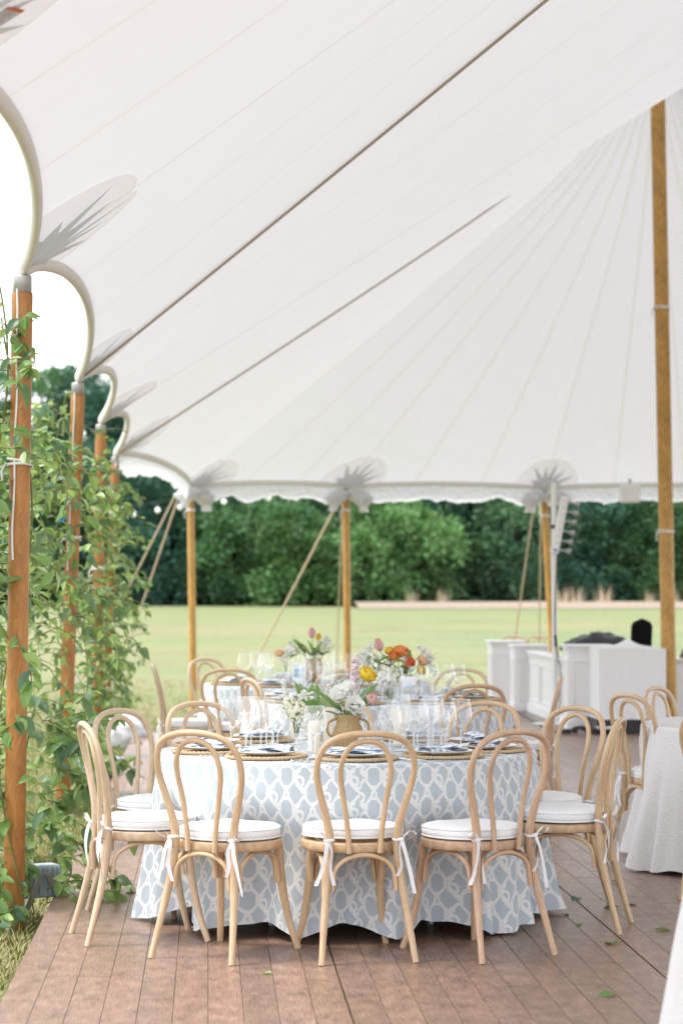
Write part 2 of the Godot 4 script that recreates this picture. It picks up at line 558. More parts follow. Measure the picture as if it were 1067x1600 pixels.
func star_patch(i: int, canopy: Node3D) -> void:
	var A := 0.66
	var W := 0.66 if i < 6 or i > 10 else 0.42
	var m := MB.new()
	m.grid(28, 8, func(x: int, y: int):
		var an := PI * x / 28.0
		var r := (y + 0.02) / 8.0
		return patch_point(i, sin(an) * A * r, cos(an) * W * r, 0.012), func(x: int, y: int): return Vector2(x, y), Vector3.DOWN)
	var patch := obj("reinforcing_patch", m, M.patch_cream, canopy)
	var s := MB.new()
	var rad := []
	var angs := []
	for k in 15:
		angs.append(PI * k / 14.0)
		var tall: float = [0.62, 0.93, 0.80, 0.97, 0.80, 0.93, 0.62][k / 2] if k % 2 == 0 and k < 14 else 0.62
		rad.append(tall if k % 2 == 0 else 0.40)
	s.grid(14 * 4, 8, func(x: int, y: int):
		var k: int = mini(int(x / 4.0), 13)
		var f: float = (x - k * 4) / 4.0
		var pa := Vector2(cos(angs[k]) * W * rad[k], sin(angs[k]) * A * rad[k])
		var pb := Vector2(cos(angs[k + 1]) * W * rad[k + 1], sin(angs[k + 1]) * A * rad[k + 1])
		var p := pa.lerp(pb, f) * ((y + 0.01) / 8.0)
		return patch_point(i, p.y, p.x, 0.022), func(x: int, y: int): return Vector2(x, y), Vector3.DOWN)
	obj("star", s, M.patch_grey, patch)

func build_tent() -> void:
	var t := thing("sailcloth_tent", "white sailcloth tent canopy with star patches sewn over the side poles", "tent")
	var seams := 3
	for k in range(1, 16 * seams):
		var u0 := float(k) / seams
		var u1 := float(k + 1) / seams
		if u1 > 16.0: break
		var m := MB.new()
		m.grid(5, TS.size() - 1, func(i: int, j: int): return sail(lerpf(u0 + seam_half(u0, TS[j]), u1 - seam_half(u1, TS[j]), i / 5.0), TS[j]), func(i: int, j: int): return Vector2(i / 5.0 + k * 0.3, TS[j] * 5.0), Vector3.DOWN)
		obj("canopy_panel", m, M.sailcloth, t)
		if not (u0 in [3.0, 5.0, 11.0, 13.0]):
			obj("seam", seam_fill(u0), M.seam_thread, t)
	for i in [3, 5, 11, 13]:
		obj("seam", seam_fill(i), M.seam_thread, t)
		var wp := PackedVector3Array()
		for q in 60:
			wp.append(sail(i, 0.955 * q / 59.0) + Vector3(0, -0.022, 0))
		var wm := MB.new()
		wm.tube(wp, 0.0095, 8)
		obj("ridge_rope", wm, M.tan_webbing, t)
	for i in range(1, 16):
		star_patch(i, t)
	# bound edge and, along the far end, the rolled clear wall under it
	for i in 16:
		var pts := PackedVector3Array()
		for k in 25:
			pts.append(eave(i + k / 24.0 * 0.998))
		var m := MB.new()
		m.tube(pts, 0.043, 8, 0.6)
		obj("edge_binding", m, M.edge_binding, t)
	var nz := noise(41, 1.3, 3)
	for i in range(5, 11):
		var m := MB.new()
		var cols := 70
		m.grid(cols, 14, func(x: int, y: int):
			var f: float = x / float(cols)
			var e := eave(i + f * 0.999)
			var an: float = y / 14.0 * TAU * 0.62 - 0.35
			var cr := 1.0 + 0.22 * nz.get_noise_3d(e.x * 2.2, an * 0.5, e.z * 2.2) + 0.40 * nz.get_noise_3d(e.x * 7.0, an * 1.1, e.z * 7.0)
			var sagb := 0.03 * absf(sin(f * PI * 4.0 + 0.8 * nz.get_noise_2d(f * 3.0, i * 3.0))) + 0.07 * nz.get_noise_2d(f * 3.0, i * 7.0) + 0.02 * nz.get_noise_2d(f * 25.0, i * 7.0)
			return e + Vector3(0, -0.03 - y / 14.0 * (0.165 + sagb), 0) + Vector3(0, 0, 1).rotated(Vector3.UP, 0.0) * sin(an) * 0.075 * cr,
			func(x: int, y: int): return Vector2(x * 0.06, y * 0.05), Vector3(0, -0.2, 1))
		obj("rolled_clear_wall", m, M.clear_wall, t)
		# bunched ends that hang at the pole
		for s in [-1, 1]:
			var j: int = i + (0 if s > 0 else 1)
			if j == 5 and s > 0: continue
			var base := eave(i + (0.06 if s > 0 else 0.94))
			var b := MB.new()
			var ln := 0.26 + 0.08 * nz.get_noise_2d(i * 13.0, s * 5.0)
			b.grid(16, 8, func(x: int, y: int):
				var an: float = x / 16.0 * TAU
				var q: float = y / 8.0
				var r := (0.135 * sin(clampf(q * 1.25 + 0.12, 0, 1) * PI * 0.9) + 0.02) * (1.0 + 0.5 * nz.get_noise_3d(cos(an) * 1.4 + j, q * 1.6, sin(an) * 1.4 + s))
				return base + Vector3(cos(an) * r * 0.9 + s * 0.07 * q, -0.07 - q * ln, sin(an) * r * 0.7 + 0.05), func(x: int, y: int): return Vector2(x * 0.1, y * 0.1), Vector3.ZERO)
			b.fix(base + Vector3(0, -0.2, 0.05))
			obj("bunched_wall_end", b, M.clear_wall, t)
	# the maker's warning label sewn inside near the first pole, its print a block of grey lines and an orange corner
	var lab := tex_from(64, 32, func(x: int, y: int):
		if x > 53: return Color(0.82, 0.42, 0.28)
		if x < 3 or y < 2 or y > 29: return Color(0.88, 0.87, 0.87)
		var hsh := fposmod(sin(floor(x / 2.0) * 12.9 + floor(y / 4.0) * 78.2) * 43758.5, 1.0)
		return Color(0.60, 0.61, 0.66) if (y % 4) < 2 and hsh > 0.25 else Color(0.86, 0.86, 0.88))
	var lm := mat("label_print", Color(1, 1, 1), 0.7, lab)
	lm.backlight_enabled = true; lm.backlight = Color(0.6, 0.6, 0.6)
	var l := MB.new()
	l.grid(4, 4, func(x: int, y: int): return patch_point(1, 0.215 + 0.10 * x / 4.0, 0.32 - 0.20 * y / 4.0, 0.03), func(x: int, y: int): return Vector2(x / 4.0, y / 4.0), Vector3.DOWN)
	obj("printed_label", l, lm, t)

func pole(label: String, base: Vector3, top: Vector3, r: float, square: bool, wraps: Array, group := "tent side poles") -> Node3D:
	var o := thing("tent_pole", label, "tent pole", base, 0.0, group)
	var d := top - base
	var m := MB.new()
	var pts := PackedVector3Array()
	var rr := PackedFloat32Array()
	for k in 13:
		pts.append(d * (k / 12.0)); rr.append(r * (1.0 - 0.0 * k))
	m.tube(pts, rr, 8 if square else 14, 1.0, false, Vector3(1, 0, 0.42))
	obj("shaft", m, M.pole_wood if square else M.mast_wood, o)
	var c := MB.new()
	c.lathe([Vector2(0.0, 0.0), Vector2(r * 0.86, 0.0), Vector2(r * 0.86, 0.075), Vector2(r * 0.8, 0.082), Vector2(0.0, 0.085)], 16)
	obj("metal_ferrule", c, M.steel, o, d)
	var p := MB.new()
	p.lathe([Vector2(0.0, 0.0), Vector2(0.012, 0.0), Vector2(0.012, 0.03), Vector2(0.0, 0.034)], 10)
	obj("top_pin", p, M.steel, o, d + Vector3(0, 0.085, 0))
	for w in wraps:
		var q := MB.new()
		for k in 3:
			var ring := PackedVector3Array()
			for a in 17:
				var an := TAU * a / 16.0
				ring.append(d * w + Vector3(cos(an) * (r + 0.006), (k - 1) * 0.013 + 0.008 * sin(an + k * 2.1), sin(an) * (r + 0.006)))
			q.tube(ring, 0.0065, 6)
		var k0: Vector3 = d * w + Vector3(-r - 0.012, 0, 0.02)
		q.tube(PackedVector3Array([k0, k0 + Vector3(-0.02, -0.04, 0.01), k0 + Vector3(-0.012, -0.10, 0.012)]), 0.006, 6)
		obj("rope_wrap", q, M.rope_white, o)
	return o

func guy(label: String, a: Vector3, b: Vector3, w: float, sleeve: bool) -> void:
	var o := thing("guy_rope", label, "guy rope", b, 0.0, "guy ropes behind the far poles")
	var m := MB.new()
	var pts := PackedVector3Array()
	for k in 9:
		var p := (a - b) * (k / 8.0)
		p.y -= 0.02 * 4.0 * (k / 8.0) * (1.0 - k / 8.0)
		pts.append(p)
	m.tube(pts, w, 8, 0.45)
	obj("strap", m, M.rope_tan, o)
	if sleeve:
		var s := MB.new()
		s.tube(PackedVector3Array([(a - b), (a - b) * 0.965, (a - b) * 0.93]), w * 1.6, 10, 0.7)
		obj("white_sleeve", s, M.white_plastic, o)
	var st := MB.new()
	st.tube(PackedVector3Array([Vector3(0, -0.15, 0), Vector3(0, 0.12, 0)]), 0.018, 8)
	obj("stake", st, M.steel, o)

func build_poles() -> void:
	var side := [
		["near square wooden tent pole at the left, the thickest and lowest-reaching in the vines", Vector3(-0.88, 0, -10.60), 2, [0.735]],
		["second wooden tent pole from the left, behind the first, ringed by vines", Vector3(-0.99, 0, -15.87), 3, [0.66]],
		["third wooden tent pole from the left, half hidden among the vines", Vector3(-0.955, 0, -19.84), 4, [0.60]],
		["fourth wooden tent pole from the left, at the right edge of the vines", Vector3(-1.07, 0, -24.15), 5, [0.82]],
		["round wooden tent pole rising behind the far left bentwood chairs", Vector3(-0.18, 0, -28.42), 6, [0.93]],
		["round wooden tent pole in the middle of the far side, behind the flowers", Vector3(1.73, 0, -28.61), 7, [0.93]],
		["leaning wooden tent pole behind the white stand of small lamps", Vector3(4.39, 0, -29.06), 8, [0.91]]]
	for s in side:
		var k: int = s[2]
		var o := pole(s[0], s[1], EAVE[k] + Vector3(0, -0.115, 0), 0.050 if k < 5 else 0.046, k < 6, s[3])
		if k in [2, 3]:
			# white cord that runs down the face of the pole, and tape
			var c := MB.new()
			var pts := PackedVector3Array()
			var d: Vector3 = EAVE[k] + Vector3(0, -0.1, 0) - (s[1] as Vector3)
			for q in 40:
				var f := 1.0 - q / 39.0 * 0.42
				pts.append(d * f + Vector3(-0.020 + 0.0025 * sin(q * 0.5) + 0.004 * sin(q * 0.13), 0, 0.053))
			c.tube(pts, 0.0045, 6)
			obj("cord", c, M.rope_white, o)
		if k in [3, 4, 5]:
			var tp := MB.new()
			tp.bx(0.02, 0, 0.055, 0.075, 0.035, 0.006, 0.002)
			var ti := obj("tape_tag", tp, M.blue_tape, o, Vector3(-0.02, 2.02 if k == 3 else 2.25, 0))
			ti.rotation.z = 0.5
	var mast := pole("tall round honey-coloured centre pole on the right, rising to the canopy peak", Vector3(4.68, DK, -23.25), Vector3(4.53, 7.0, -23.02), 0.076, false, [0.62, 0.29], "")
	mast.name = numbered("centre_pole")
	mast.set_meta("category", "tent pole")
	# guy ropes outside the far end
	guy("left of two straps slanting down behind the left vines", Vector3(-0.40, 2.69, -28.45), Vector3(-2.03, 0, -36.3), 0.020, false)
	guy("right of two straps slanting down behind the left vines", Vector3(-0.37, 2.65, -28.45), Vector3(-1.37, 0, -32.3), 0.022, false)
	guy("strap slanting far to the left behind the middle far pole", Vector3(1.61, 2.61, -28.64), Vector3(0.57, 0, -37.3), 0.024, false)
	guy("nearly upright strap just left of the middle far pole", Vector3(1.66, 2.57, -28.64), Vector3(2.06, 0, -37.2), 0.022, false)
	guy("slanting strap with a white sleeve left of the leaning far pole", Vector3(4.13, 2.72, -29.0), Vector3(4.83, 0, -37.0), 0.024, true)
	guy("upright strap with a white sleeve close to the leaning far pole", Vector3(4.20, 2.68, -28.99), Vector3(5.32, 0, -37.0), 0.024, true)

# ---------------------------------------------------------------- ground and deck
func rise(d: float) -> float:
	return 0.80 * smoothstep(40.0, 84.0, d)

func build_ground() -> void:
	var m := MB.new()
	var zs := []
	var z := 30.0
	while z > -120.0:
		zs.append(z)
		z -= 1.0 if z > -45.0 else 1.5
	for q in [-150.0, -250.0, -500.0, -1200.0]: zs.append(q)
	var nz := noise(51, 0.22, 3)
	var xs := [-900.0, -300.0, -120.0]
	for i in range(-40, 61): xs.append(i * 1.0)
	for q in [120.0, 300.0, 900.0]: xs.append(q)
	var first := 0
	for j in zs.size():
		for i in xs.size():
			var d: float = -zs[j]
			# mown bands: paler and greener strips that run across the view
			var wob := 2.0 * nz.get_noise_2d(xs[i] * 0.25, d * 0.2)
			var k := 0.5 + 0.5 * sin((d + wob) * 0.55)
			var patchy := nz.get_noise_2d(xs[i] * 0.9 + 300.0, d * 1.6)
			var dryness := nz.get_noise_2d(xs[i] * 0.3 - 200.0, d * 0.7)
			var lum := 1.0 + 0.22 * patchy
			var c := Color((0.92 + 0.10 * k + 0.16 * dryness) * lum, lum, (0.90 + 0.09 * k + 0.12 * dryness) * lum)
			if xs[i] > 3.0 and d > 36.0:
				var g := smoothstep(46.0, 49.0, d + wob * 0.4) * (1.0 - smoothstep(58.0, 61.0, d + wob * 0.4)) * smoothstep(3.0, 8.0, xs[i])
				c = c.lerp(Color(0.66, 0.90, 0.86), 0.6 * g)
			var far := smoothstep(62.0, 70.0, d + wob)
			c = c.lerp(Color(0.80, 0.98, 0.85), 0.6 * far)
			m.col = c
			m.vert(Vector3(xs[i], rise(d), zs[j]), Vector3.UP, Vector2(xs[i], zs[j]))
	for j in zs.size() - 1:
		for i in xs.size() - 1:
			var p := j * xs.size() + i
			m.quad(p, p + 1, p + xs.size() + 1, p + xs.size())
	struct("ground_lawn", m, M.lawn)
	# pale sandy strip of rough in front of the trees
	var s := MB.new()
	s.grid(60, 3, func(i: int, j: int):
		var x := lerpf(5.0, 60.0, i / 60.0)
		var edge := nz.get_noise_2d(i * 2.3, j * 40.0)
		var d := lerpf(76.5 + 0.8 * edge, 83.0 + 1.2 * edge, j / 3.0)
		return Vector3(x, rise(d) + 0.02 + (0.15 if j in [1, 2] else 0.0), -d), func(i: int, j: int): return Vector2(i, j), Vector3.UP)
	struct("sand_strip", s, M.sand)
	# grass blades near the deck edge and on the lawn beyond it
	var tuft := MB.new()
	var r2 := RandomNumberGenerator.new()
	r2.seed = 5
	for k in 11:
		var a := r2.randf() * TAU
		var o := Vector3(cos(a), 0, sin(a)) * r2.randf() * 0.035
		var lean := Vector3(cos(a + r2.randf()), 0, sin(a + r2.randf())) * r2.randf_range(0.01, 0.05)
		var hgt := r2.randf_range(0.035, 0.085)
		var sd := Vector3(-sin(a), 0, cos(a)) * 0.0028
		var n0 := Vector3(cos(a) * 0.35, 1.0, sin(a) * 0.35).normalized()
		var kk := r2.randf_range(0.75, 1.25)
		tuft.col = Color(kk, kk, kk)
		var b0 := tuft.vert(o - sd, n0)
		var b1 := tuft.vert(o + sd, n0)
		var b2 := tuft.vert(o + lean * 0.4 + Vector3(0, hgt * 0.6, 0) + sd * 0.8, n0)
		var b3 := tuft.vert(o + lean * 0.4 + Vector3(0, hgt * 0.6, 0) - sd * 0.8, n0)
		var b4 := tuft.vert(o + lean + Vector3(0, hgt, 0), n0)
		tuft.quad(b0, b1, b2, b3); tuft.tri(b3, b2, b4)
	var xf := []
	var cs := []
	for k in 26000:
		var d := 7.0 + 31.0 * pow(r2.randf(), 1.3)
		var x := r2.randf_range(-2.6 - d * 0.08, -0.78)
		if d > 23.2: x = r2.randf_range(-1.2 - d * 0.09, 3.2)
		var sc := r2.randf_range(0.6, 1.25) * lerpf(1.0, 0.45, smoothstep(12.0, 36.0, d))
		xf.append(Transform3D(Basis(Vector3.UP, r2.randf() * TAU).scaled(Vector3(sc, sc * r2.randf_range(0.5, 1.1), sc)), Vector3(x, 0, -d)))
		var dry := r2.randf()
		var c := Color(0.31, 0.33, 0.13).lerp(Color(0.47, 0.41, 0.24), dry * dry)
		cs.append(c * r2.randf_range(0.8, 1.2))
	var gm := multi("grass_blades", tuft.mesh(), M.grass_blade, xf, cs)
	tag(gm, "short dry green grass on the lawn beside the deck", "grass")
	# reeds on the sand strip
	var reed := MB.new()
	for k in 46:
		var a := r2.randf() * TAU
		var o := Vector3(cos(a), 0, sin(a)) * r2.randf() * 0.3
		var tip := o + Vector3(cos(a) * r2.randf_range(0.05, 0.25), r2.randf_range(0.35, 0.75), sin(a) * r2.randf_range(0.05, 0.25))
		var sd := Vector3(-sin(a), 0, cos(a)) * 0.016
		var n0 := Vector3(cos(a), 0.6, sin(a)).normalized()
		reed.col = Color(0.50, 0.37, 0.29) if k % 4 else Color(0.36, 0.36, 0.20)
		var b0 := reed.vert(o - sd, n0)
		var b1 := reed.vert(o + sd, n0)
		var b2 := reed.vert(tip, n0)
		reed.tri(b0, b1, b2)
	var rm := reed.mesh()
	var spots := [7.1, 8.2, 12.3, 12.9, 13.8, 15.3, 16.3, 17.2, 17.9, 19.1, 21.5]
	var where := ["by the middle far pole", "just right of the middle far pole", "left of the tall reed clumps", "leftmost of the tall reed clumps", "among the tall reed clumps, left of centre", "tallest clump left of the leaning far pole", "beside the leaning far pole", "just right of the leaning far pole", "right of the white lamp stand", "between the lamp stand and the centre pole", "near the centre pole"]
	for k in spots.size():
		var o := obj("reed_clump", rm, M.grass_blade, null, Vector3(spots[k], rise(79.0) + 0.1, -79.0 - r2.randf() * 2.0))
		o.rotation.y = r2.randf() * TAU
		var sc := r2.randf_range(0.6, 1.15)
		o.scale = Vector3(sc, sc, sc)
		tag(o, "pale dry reed clump on the sandy strip " + where[k], "reeds", "reed clumps on the sandy strip")

func build_deck() -> void:
	var deck := Node3D.new()
	deck.name = "deck"
	add_child(deck)
	deck.set_meta("kind", "structure")
	deck.set_meta("label", "brown plank deck laid in panels under the tent")
	var sub := MB.new()
	sub.bx(4.40, DK * 0.5 - 0.012, -10.45, 10.25, DK - 0.012, 24.9)
	sub.bx(6.3, DK * 0.5 - 0.012, -25.5, 6.4, DK - 0.0121, 5.2)
	obj("deck_base", sub, M.deck_gap, deck)
	var r := RandomNumberGenerator.new()
	r.seed = 77
	var list := []
	for p in 8:
		for k in 10:
			var x := -0.725 + 1.2125 * p + 0.0025 + 0.12075 * (k + 0.5)
			var z := 2.0 - r.randf() * 0.9
			var z_end := -22.9 if x < 3.12 else -28.0
			while z > z_end:
				var ln: float = [0.75, 0.95, 1.15, 1.4][r.randi() % 4]
				if z - ln < z_end: ln = z - z_end
				if ln < 0.12: break
				list.append([x, z - ln * 0.5, ln, r.randi() % 6])
				z -= ln
	# those in view and nearest first
	var seen := []
	var rest := []
	for e in list:
		var d: float = -e[1]
		var cx: float = e[0] * 0.9983 - d * 0.0576
		if d > 7.4 and absf(cx) < d * 0.155 + 0.15 and Vector2(e[0] - 0.6, d - 10.2).length() > 0.6: seen.append(e)
		else: rest.append(e)
	seen.sort_custom(func(a, b): return a[1] > b[1])
	while seen.size() > 296: rest.append(seen.pop_back())
	var shared := {}
	for e in seen:
		var ln: float = snappedf(e[2], 0.05) if e[2] > 0.3 else e[2]
		var key := "%.2f" % e[2]
		if not shared.has(key):
			var m := MB.new()
			m.box(Vector3(0.1192, 0.012, e[2] - 0.0018), Transform3D(), 0.0015)
			# planks take their grain along z
			for i in m.u.size(): m.u[i] = Vector2(m.v[i].x, m.v[i].z)
			shared[key] = m.mesh()
		var o := obj("plank", shared[key], M["plank_%d" % e[3]], deck, Vector3(e[0], DK - 0.006, e[1]))
		if r.randf() < 0.5: o.rotation.y = PI
		o.position.y += r.randf_range(-0.0006, 0.0004)
	for c in 6:
		var m := MB.new()
		for e in rest:
			if e[3] != c: continue
			var at := m.v.size()
			m.box(Vector3(0.1192, 0.012, e[2] - 0.0018), Transform3D(Basis(), Vector3(e[0], DK - 0.006, e[1])))
			for i in range(at, m.v.size()): m.u[i] = Vector2(m.v[i].x, m.v[i].z)
		var o := obj("far_planks", m, M["plank_%d" % c], deck)
		o.set_meta("kind", "stuff")
	# fallen leaves
	var lf := leaf_mesh(0.085, 0.03, 0.25)
	var spots := [[0.24, -8.69, "alone on the boards before the left front chair"], [1.72, -10.69, "beneath the right rear chair"], [1.97, -11.27, "furthest out, past the right chairs"], [1.92, -10.46, "beside a darker one right of the side chair"], [1.85, -10.36, "the darker of two right of the side chair"], [1.58, -9.87, "between the right front and side chairs"], [1.88, -9.70, "by the near white tablecloth"], [1.65, -9.32, "on the panel joint right of the side chair"], [1.45, -8.19, "nearest the lower right corner"], [1.56, -10.16, "small dark one beside the blue cloth hem"]]
	for k in spots.size():
		var s: Array = spots[k]
		var o := obj("fallen_leaf", lf, M.leaf_dark if k in [1, 4, 9] else M.leaf_light if k % 3 == 0 else M.leaf_mid, null, Vector3(s[0], DK + 0.006, s[1]))
		o.rotation = Vector3(0.05, k * 1.7 + 1.0, 0.1)
		var sc := 0.55 if k in [0, 5, 9] else 0.95
		o.scale = Vector3(sc, sc, sc)
		tag(o, "green fallen leaf on the deck, " + s[2], "leaf", "fallen leaves on the deck")

# ---------------------------------------------------------------- leaves and vines
func leaf_mesh(ln: float, w: float, curl: float) -> ArrayMesh:
	# a pointed oval leaf along -z, folded on its midrib, tip bent down
	var m := MB.new()
	var rows := 6
	var wd := [0.10, 0.72, 1.0, 0.86, 0.48, 0.0]
	m.grid(4, rows - 1, func(i: int, j: int):
		var f: float = j / float(rows - 1)
		var s: float = (i - 2) / 2.0
		var x: float = s * w * wd[j]
		return Vector3(x, absf(s) * w * wd[j] * 0.35 - curl * ln * f * f, -f * ln), func(i: int, j: int): return Vector2(i / 4.0, j / 5.0), Vector3.UP)
	return m.mesh()

func vine(label: String, base: Vector3, top: float, stems: int, leaves: int, spread: float, away: float, seed_: int, low_bias: float) -> void:
	var o := thing("climbing_vine", label, "vine", base, 0.0, "smilax vines on the left poles")
	var r := RandomNumberGenerator.new()
	r.seed = seed_
	var meshes := [leaf_mesh(0.085, 0.024, 0.3), leaf_mesh(0.07, 0.020, 0.1), leaf_mesh(0.10, 0.027, 0.5), leaf_mesh(0.06, 0.019, 0.6)]
	var mats := [M.leaf_mid, M.leaf_mid, M.leaf_light, M.leaf_dark, M.leaf_light, M.leaf_pale, M.leaf_mid, M.leaf_dark]
	var st := MB.new()
	var paths := []
	# one stem winding up the pole
	var pts := PackedVector3Array()
	for k in 60:
		var h := 0.05 + top * k / 59.0
		pts.append(Vector3(cos(h * 3.0 + seed_) * 0.075, h, sin(h * 3.0 + seed_) * 0.075))
	st.tube(pts, 0.0045, 5)
	paths.append(pts)
	for s in stems:
		var h0 := top * pow(r.randf(), low_bias)
		var az := away + r.randfn(0.0, 0.95)
		var p := Vector3(cos(az) * 0.05, h0, sin(az) * 0.05)
		var dir := Vector3(cos(az), r.randf_range(-0.2, 0.8), sin(az)).normalized()
		var line := PackedVector3Array()
		var steps := int(r.randf_range(7, 15) * spread / 0.5)
		for k in steps:
			line.append(p)
			dir += Vector3(r.randfn(0, 0.22), r.randfn(-0.13, 0.16), r.randfn(0, 0.22))
			var flat := Vector2(p.x, p.z).length()
			if flat > spread: dir -= Vector3(p.x, 0, p.z) * 0.8
			dir = dir.normalized()
			p += dir * 0.055
			if p.y < 0.06: break
		if line.size() < 3: continue
		st.tube(line, 0.0026, 4)
		paths.append(line)
	obj("vine_stem", st, M.vine_stem, o)
	var made := 0
	var guard := 0
	var many := [[], [], [], []]
	var more := int(leaves * 2.1)
	while made < leaves + more and guard < leaves * 12:
		guard += 1
		var path: PackedVector3Array = paths[r.randi() % paths.size()] if r.randf() > 0.06 else paths[0]
		var k := r.randi_range(1, path.size() - 1)
		var at := path[k]
		if at.y > top + 0.25: continue
		var t := (path[k] - path[k - 1]).normalized()
		var side := t.cross(Vector3.UP).normalized() * (1.0 if r.randf() > 0.5 else -1.0)
		var out := (t * 0.55 + side * 0.8 + Vector3(r.randfn(0, 0.35), r.randfn(-0.25, 0.4), r.randfn(0, 0.35))).normalized()
		var upv := (Vector3.UP + Vector3(r.randfn(0, 0.5), 0, r.randfn(0.25, 0.5))).normalized()
		var bs := Basis.looking_at(out, upv)
		var sc := r.randf_range(0.62, 1.25)
		var xf := Transform3D(bs.scaled(Vector3(sc, sc, sc)), at)
		if made < leaves:
			var f := obj("leaf", meshes[r.randi() % 4], mats[r.randi() % 8], o)
			f.transform = xf
		else:
			many[r.randi() % 4].append(xf)
		made += 1
	for k in 4:
		if many[k].size(): multi("leaves", meshes[k], [M.leaf_mid, M.leaf_light, M.leaf_dark, M.leaf_mid][k], many[k], [], o)

func build_vines() -> void:
	vine("leafy green vine thinly wound on the near left pole, dark leaves at its foot", Vector3(-0.88, 0, -10.60), 2.75, 58, 250, 0.42, 2.9, 101, 0.9)
	vine("low spray of dark glossy vine leaves at the foot of the near left pole", Vector3(-0.80, 0.0, -10.9), 0.95, 26, 130, 0.36, 0.2, 102, 0.8)
	vine("thick bright vine hanging from the second pole, filling the gap to the first", Vector3(-0.99, 0, -15.87), 2.85, 95, 295, 0.55, 2.6, 103, 0.75)
	vine("vine on the second pole's right side, trailing over the rear left chair", Vector3(-0.92, 0, -16.3), 2.5, 60, 220, 0.36, 0.4, 104, 0.9)
	vine("vine on the third pole, its tips reaching over the lawn", Vector3(-0.955, 0, -19.84), 2.6, 60, 220, 0.36, 1.2, 105, 0.85)
	vine("furthest vine on the fourth pole, long shoots toward the slanting straps", Vector3(-1.07, 0, -24.15), 2.5, 60, 230, 0.36, 1.0, 106, 0.9)
	vine("vine hanging at the left edge between the near pole and the second", Vector3(-1.10, 0, -13.2), 2.55, 70, 250, 0.60, 1.6, 107, 0.8)
	vine("vine leaves against the sky at the top left beside the near pole", Vector3(-0.98, 0.9, -10.45), 2.0, 26, 90, 0.30, 2.9, 108, 0.35)

# ---------------------------------------------------------------- trees
func tree(at: Vector3, w: float, h: float, low: float, tint: Color, seed_: int, label: String, clumps: int, cm: Mesh) -> void:
	var r := RandomNumberGenerator.new()
	r.seed = seed_
	var o := thing("broadleaf_tree", label, "tree", at, 0.0, "trees at the far edge of the lawn")
	var tr := MB.new()
	tr.tube(PackedVector3Array([Vector3(0, -0.2, 0), Vector3(0.1, h * 0.25, 0.05), Vector3(-0.1, h * 0.5, 0), Vector3(0.05, h * 0.75, 0)]), PackedFloat32Array([0.24, 0.19, 0.13, 0.05]), 9)
	obj("trunk", tr, M.bark, o)
	var lobes := []
	for k in 5:
		var a := k * 1.26 + r.randf()
		lobes.append([Vector3(cos(a) * w * 0.36, w * 0.12, sin(a) * w * 0.36), w * r.randf_range(0.16, 0.24), r.randf_range(0.6, 1.1)])
	var count := 11 + int(h * 1.3)
	var lm := MB.new()
	for k in count:
		var f := (k + 0.5) / count
		var yy := lerpf(low + 0.5, h - w * 0.16, pow(f, 0.8))
		var wide := w * 0.5 * sqrt(clampf(1.0 - pow((yy - h * 0.42) / (h * 0.66), 2.0), 0.05, 1.0))
		var a := k * 2.4 + r.randf()
		var rad := wide * r.randf_range(0.25, 1.05)
		var c := Vector3(cos(a) * rad, yy, sin(a) * rad)
		var lr := w * r.randf_range(0.10, 0.27)
		lobes.append([c, lr, r.randf_range(0.6, 1.45)])
		lm.tube(PackedVector3Array([Vector3(0, yy * 0.55, 0), c * Vector3(0.5, 0.85, 0.5), c]), PackedFloat32Array([0.07, 0.045, 0.015]), 5)
	obj("limbs", lm, M.bark, o)
	var xf := []
	var cs := []
	for k in clumps:
		var L: Array = lobes[r.randi() % lobes.size()]
		var d := Vector3(r.randfn(), r.randfn() * 0.8 + 0.6, r.randfn()).normalized()
		var p: Vector3 = L[0] + d * L[1] * Vector3(1.0, 0.8, 1.0) * (r.randf_range(0.5, 1.1) + 0.35 * maxf(0.0, r.randfn(0, 0.5)))
		if p.y < 0.1: p.y = r.randf_range(0.1, 0.8)
		var sc := r.randf_range(0.7, 1.5)
		xf.append(Transform3D(Basis.looking_at(d, Vector3(r.randfn(), r.randfn(), r.randfn()).normalized() + Vector3(0.01, 0, 0)).scaled(Vector3(sc, sc, sc)), p))
		var v: float = L[2] * r.randf_range(0.7, 1.3)
		cs.append(Color(tint.r * v * r.randf_range(0.85, 1.2), tint.g * v, tint.b * v))
	multi("crown", cm, M.tree_leaf, xf, cs, o)

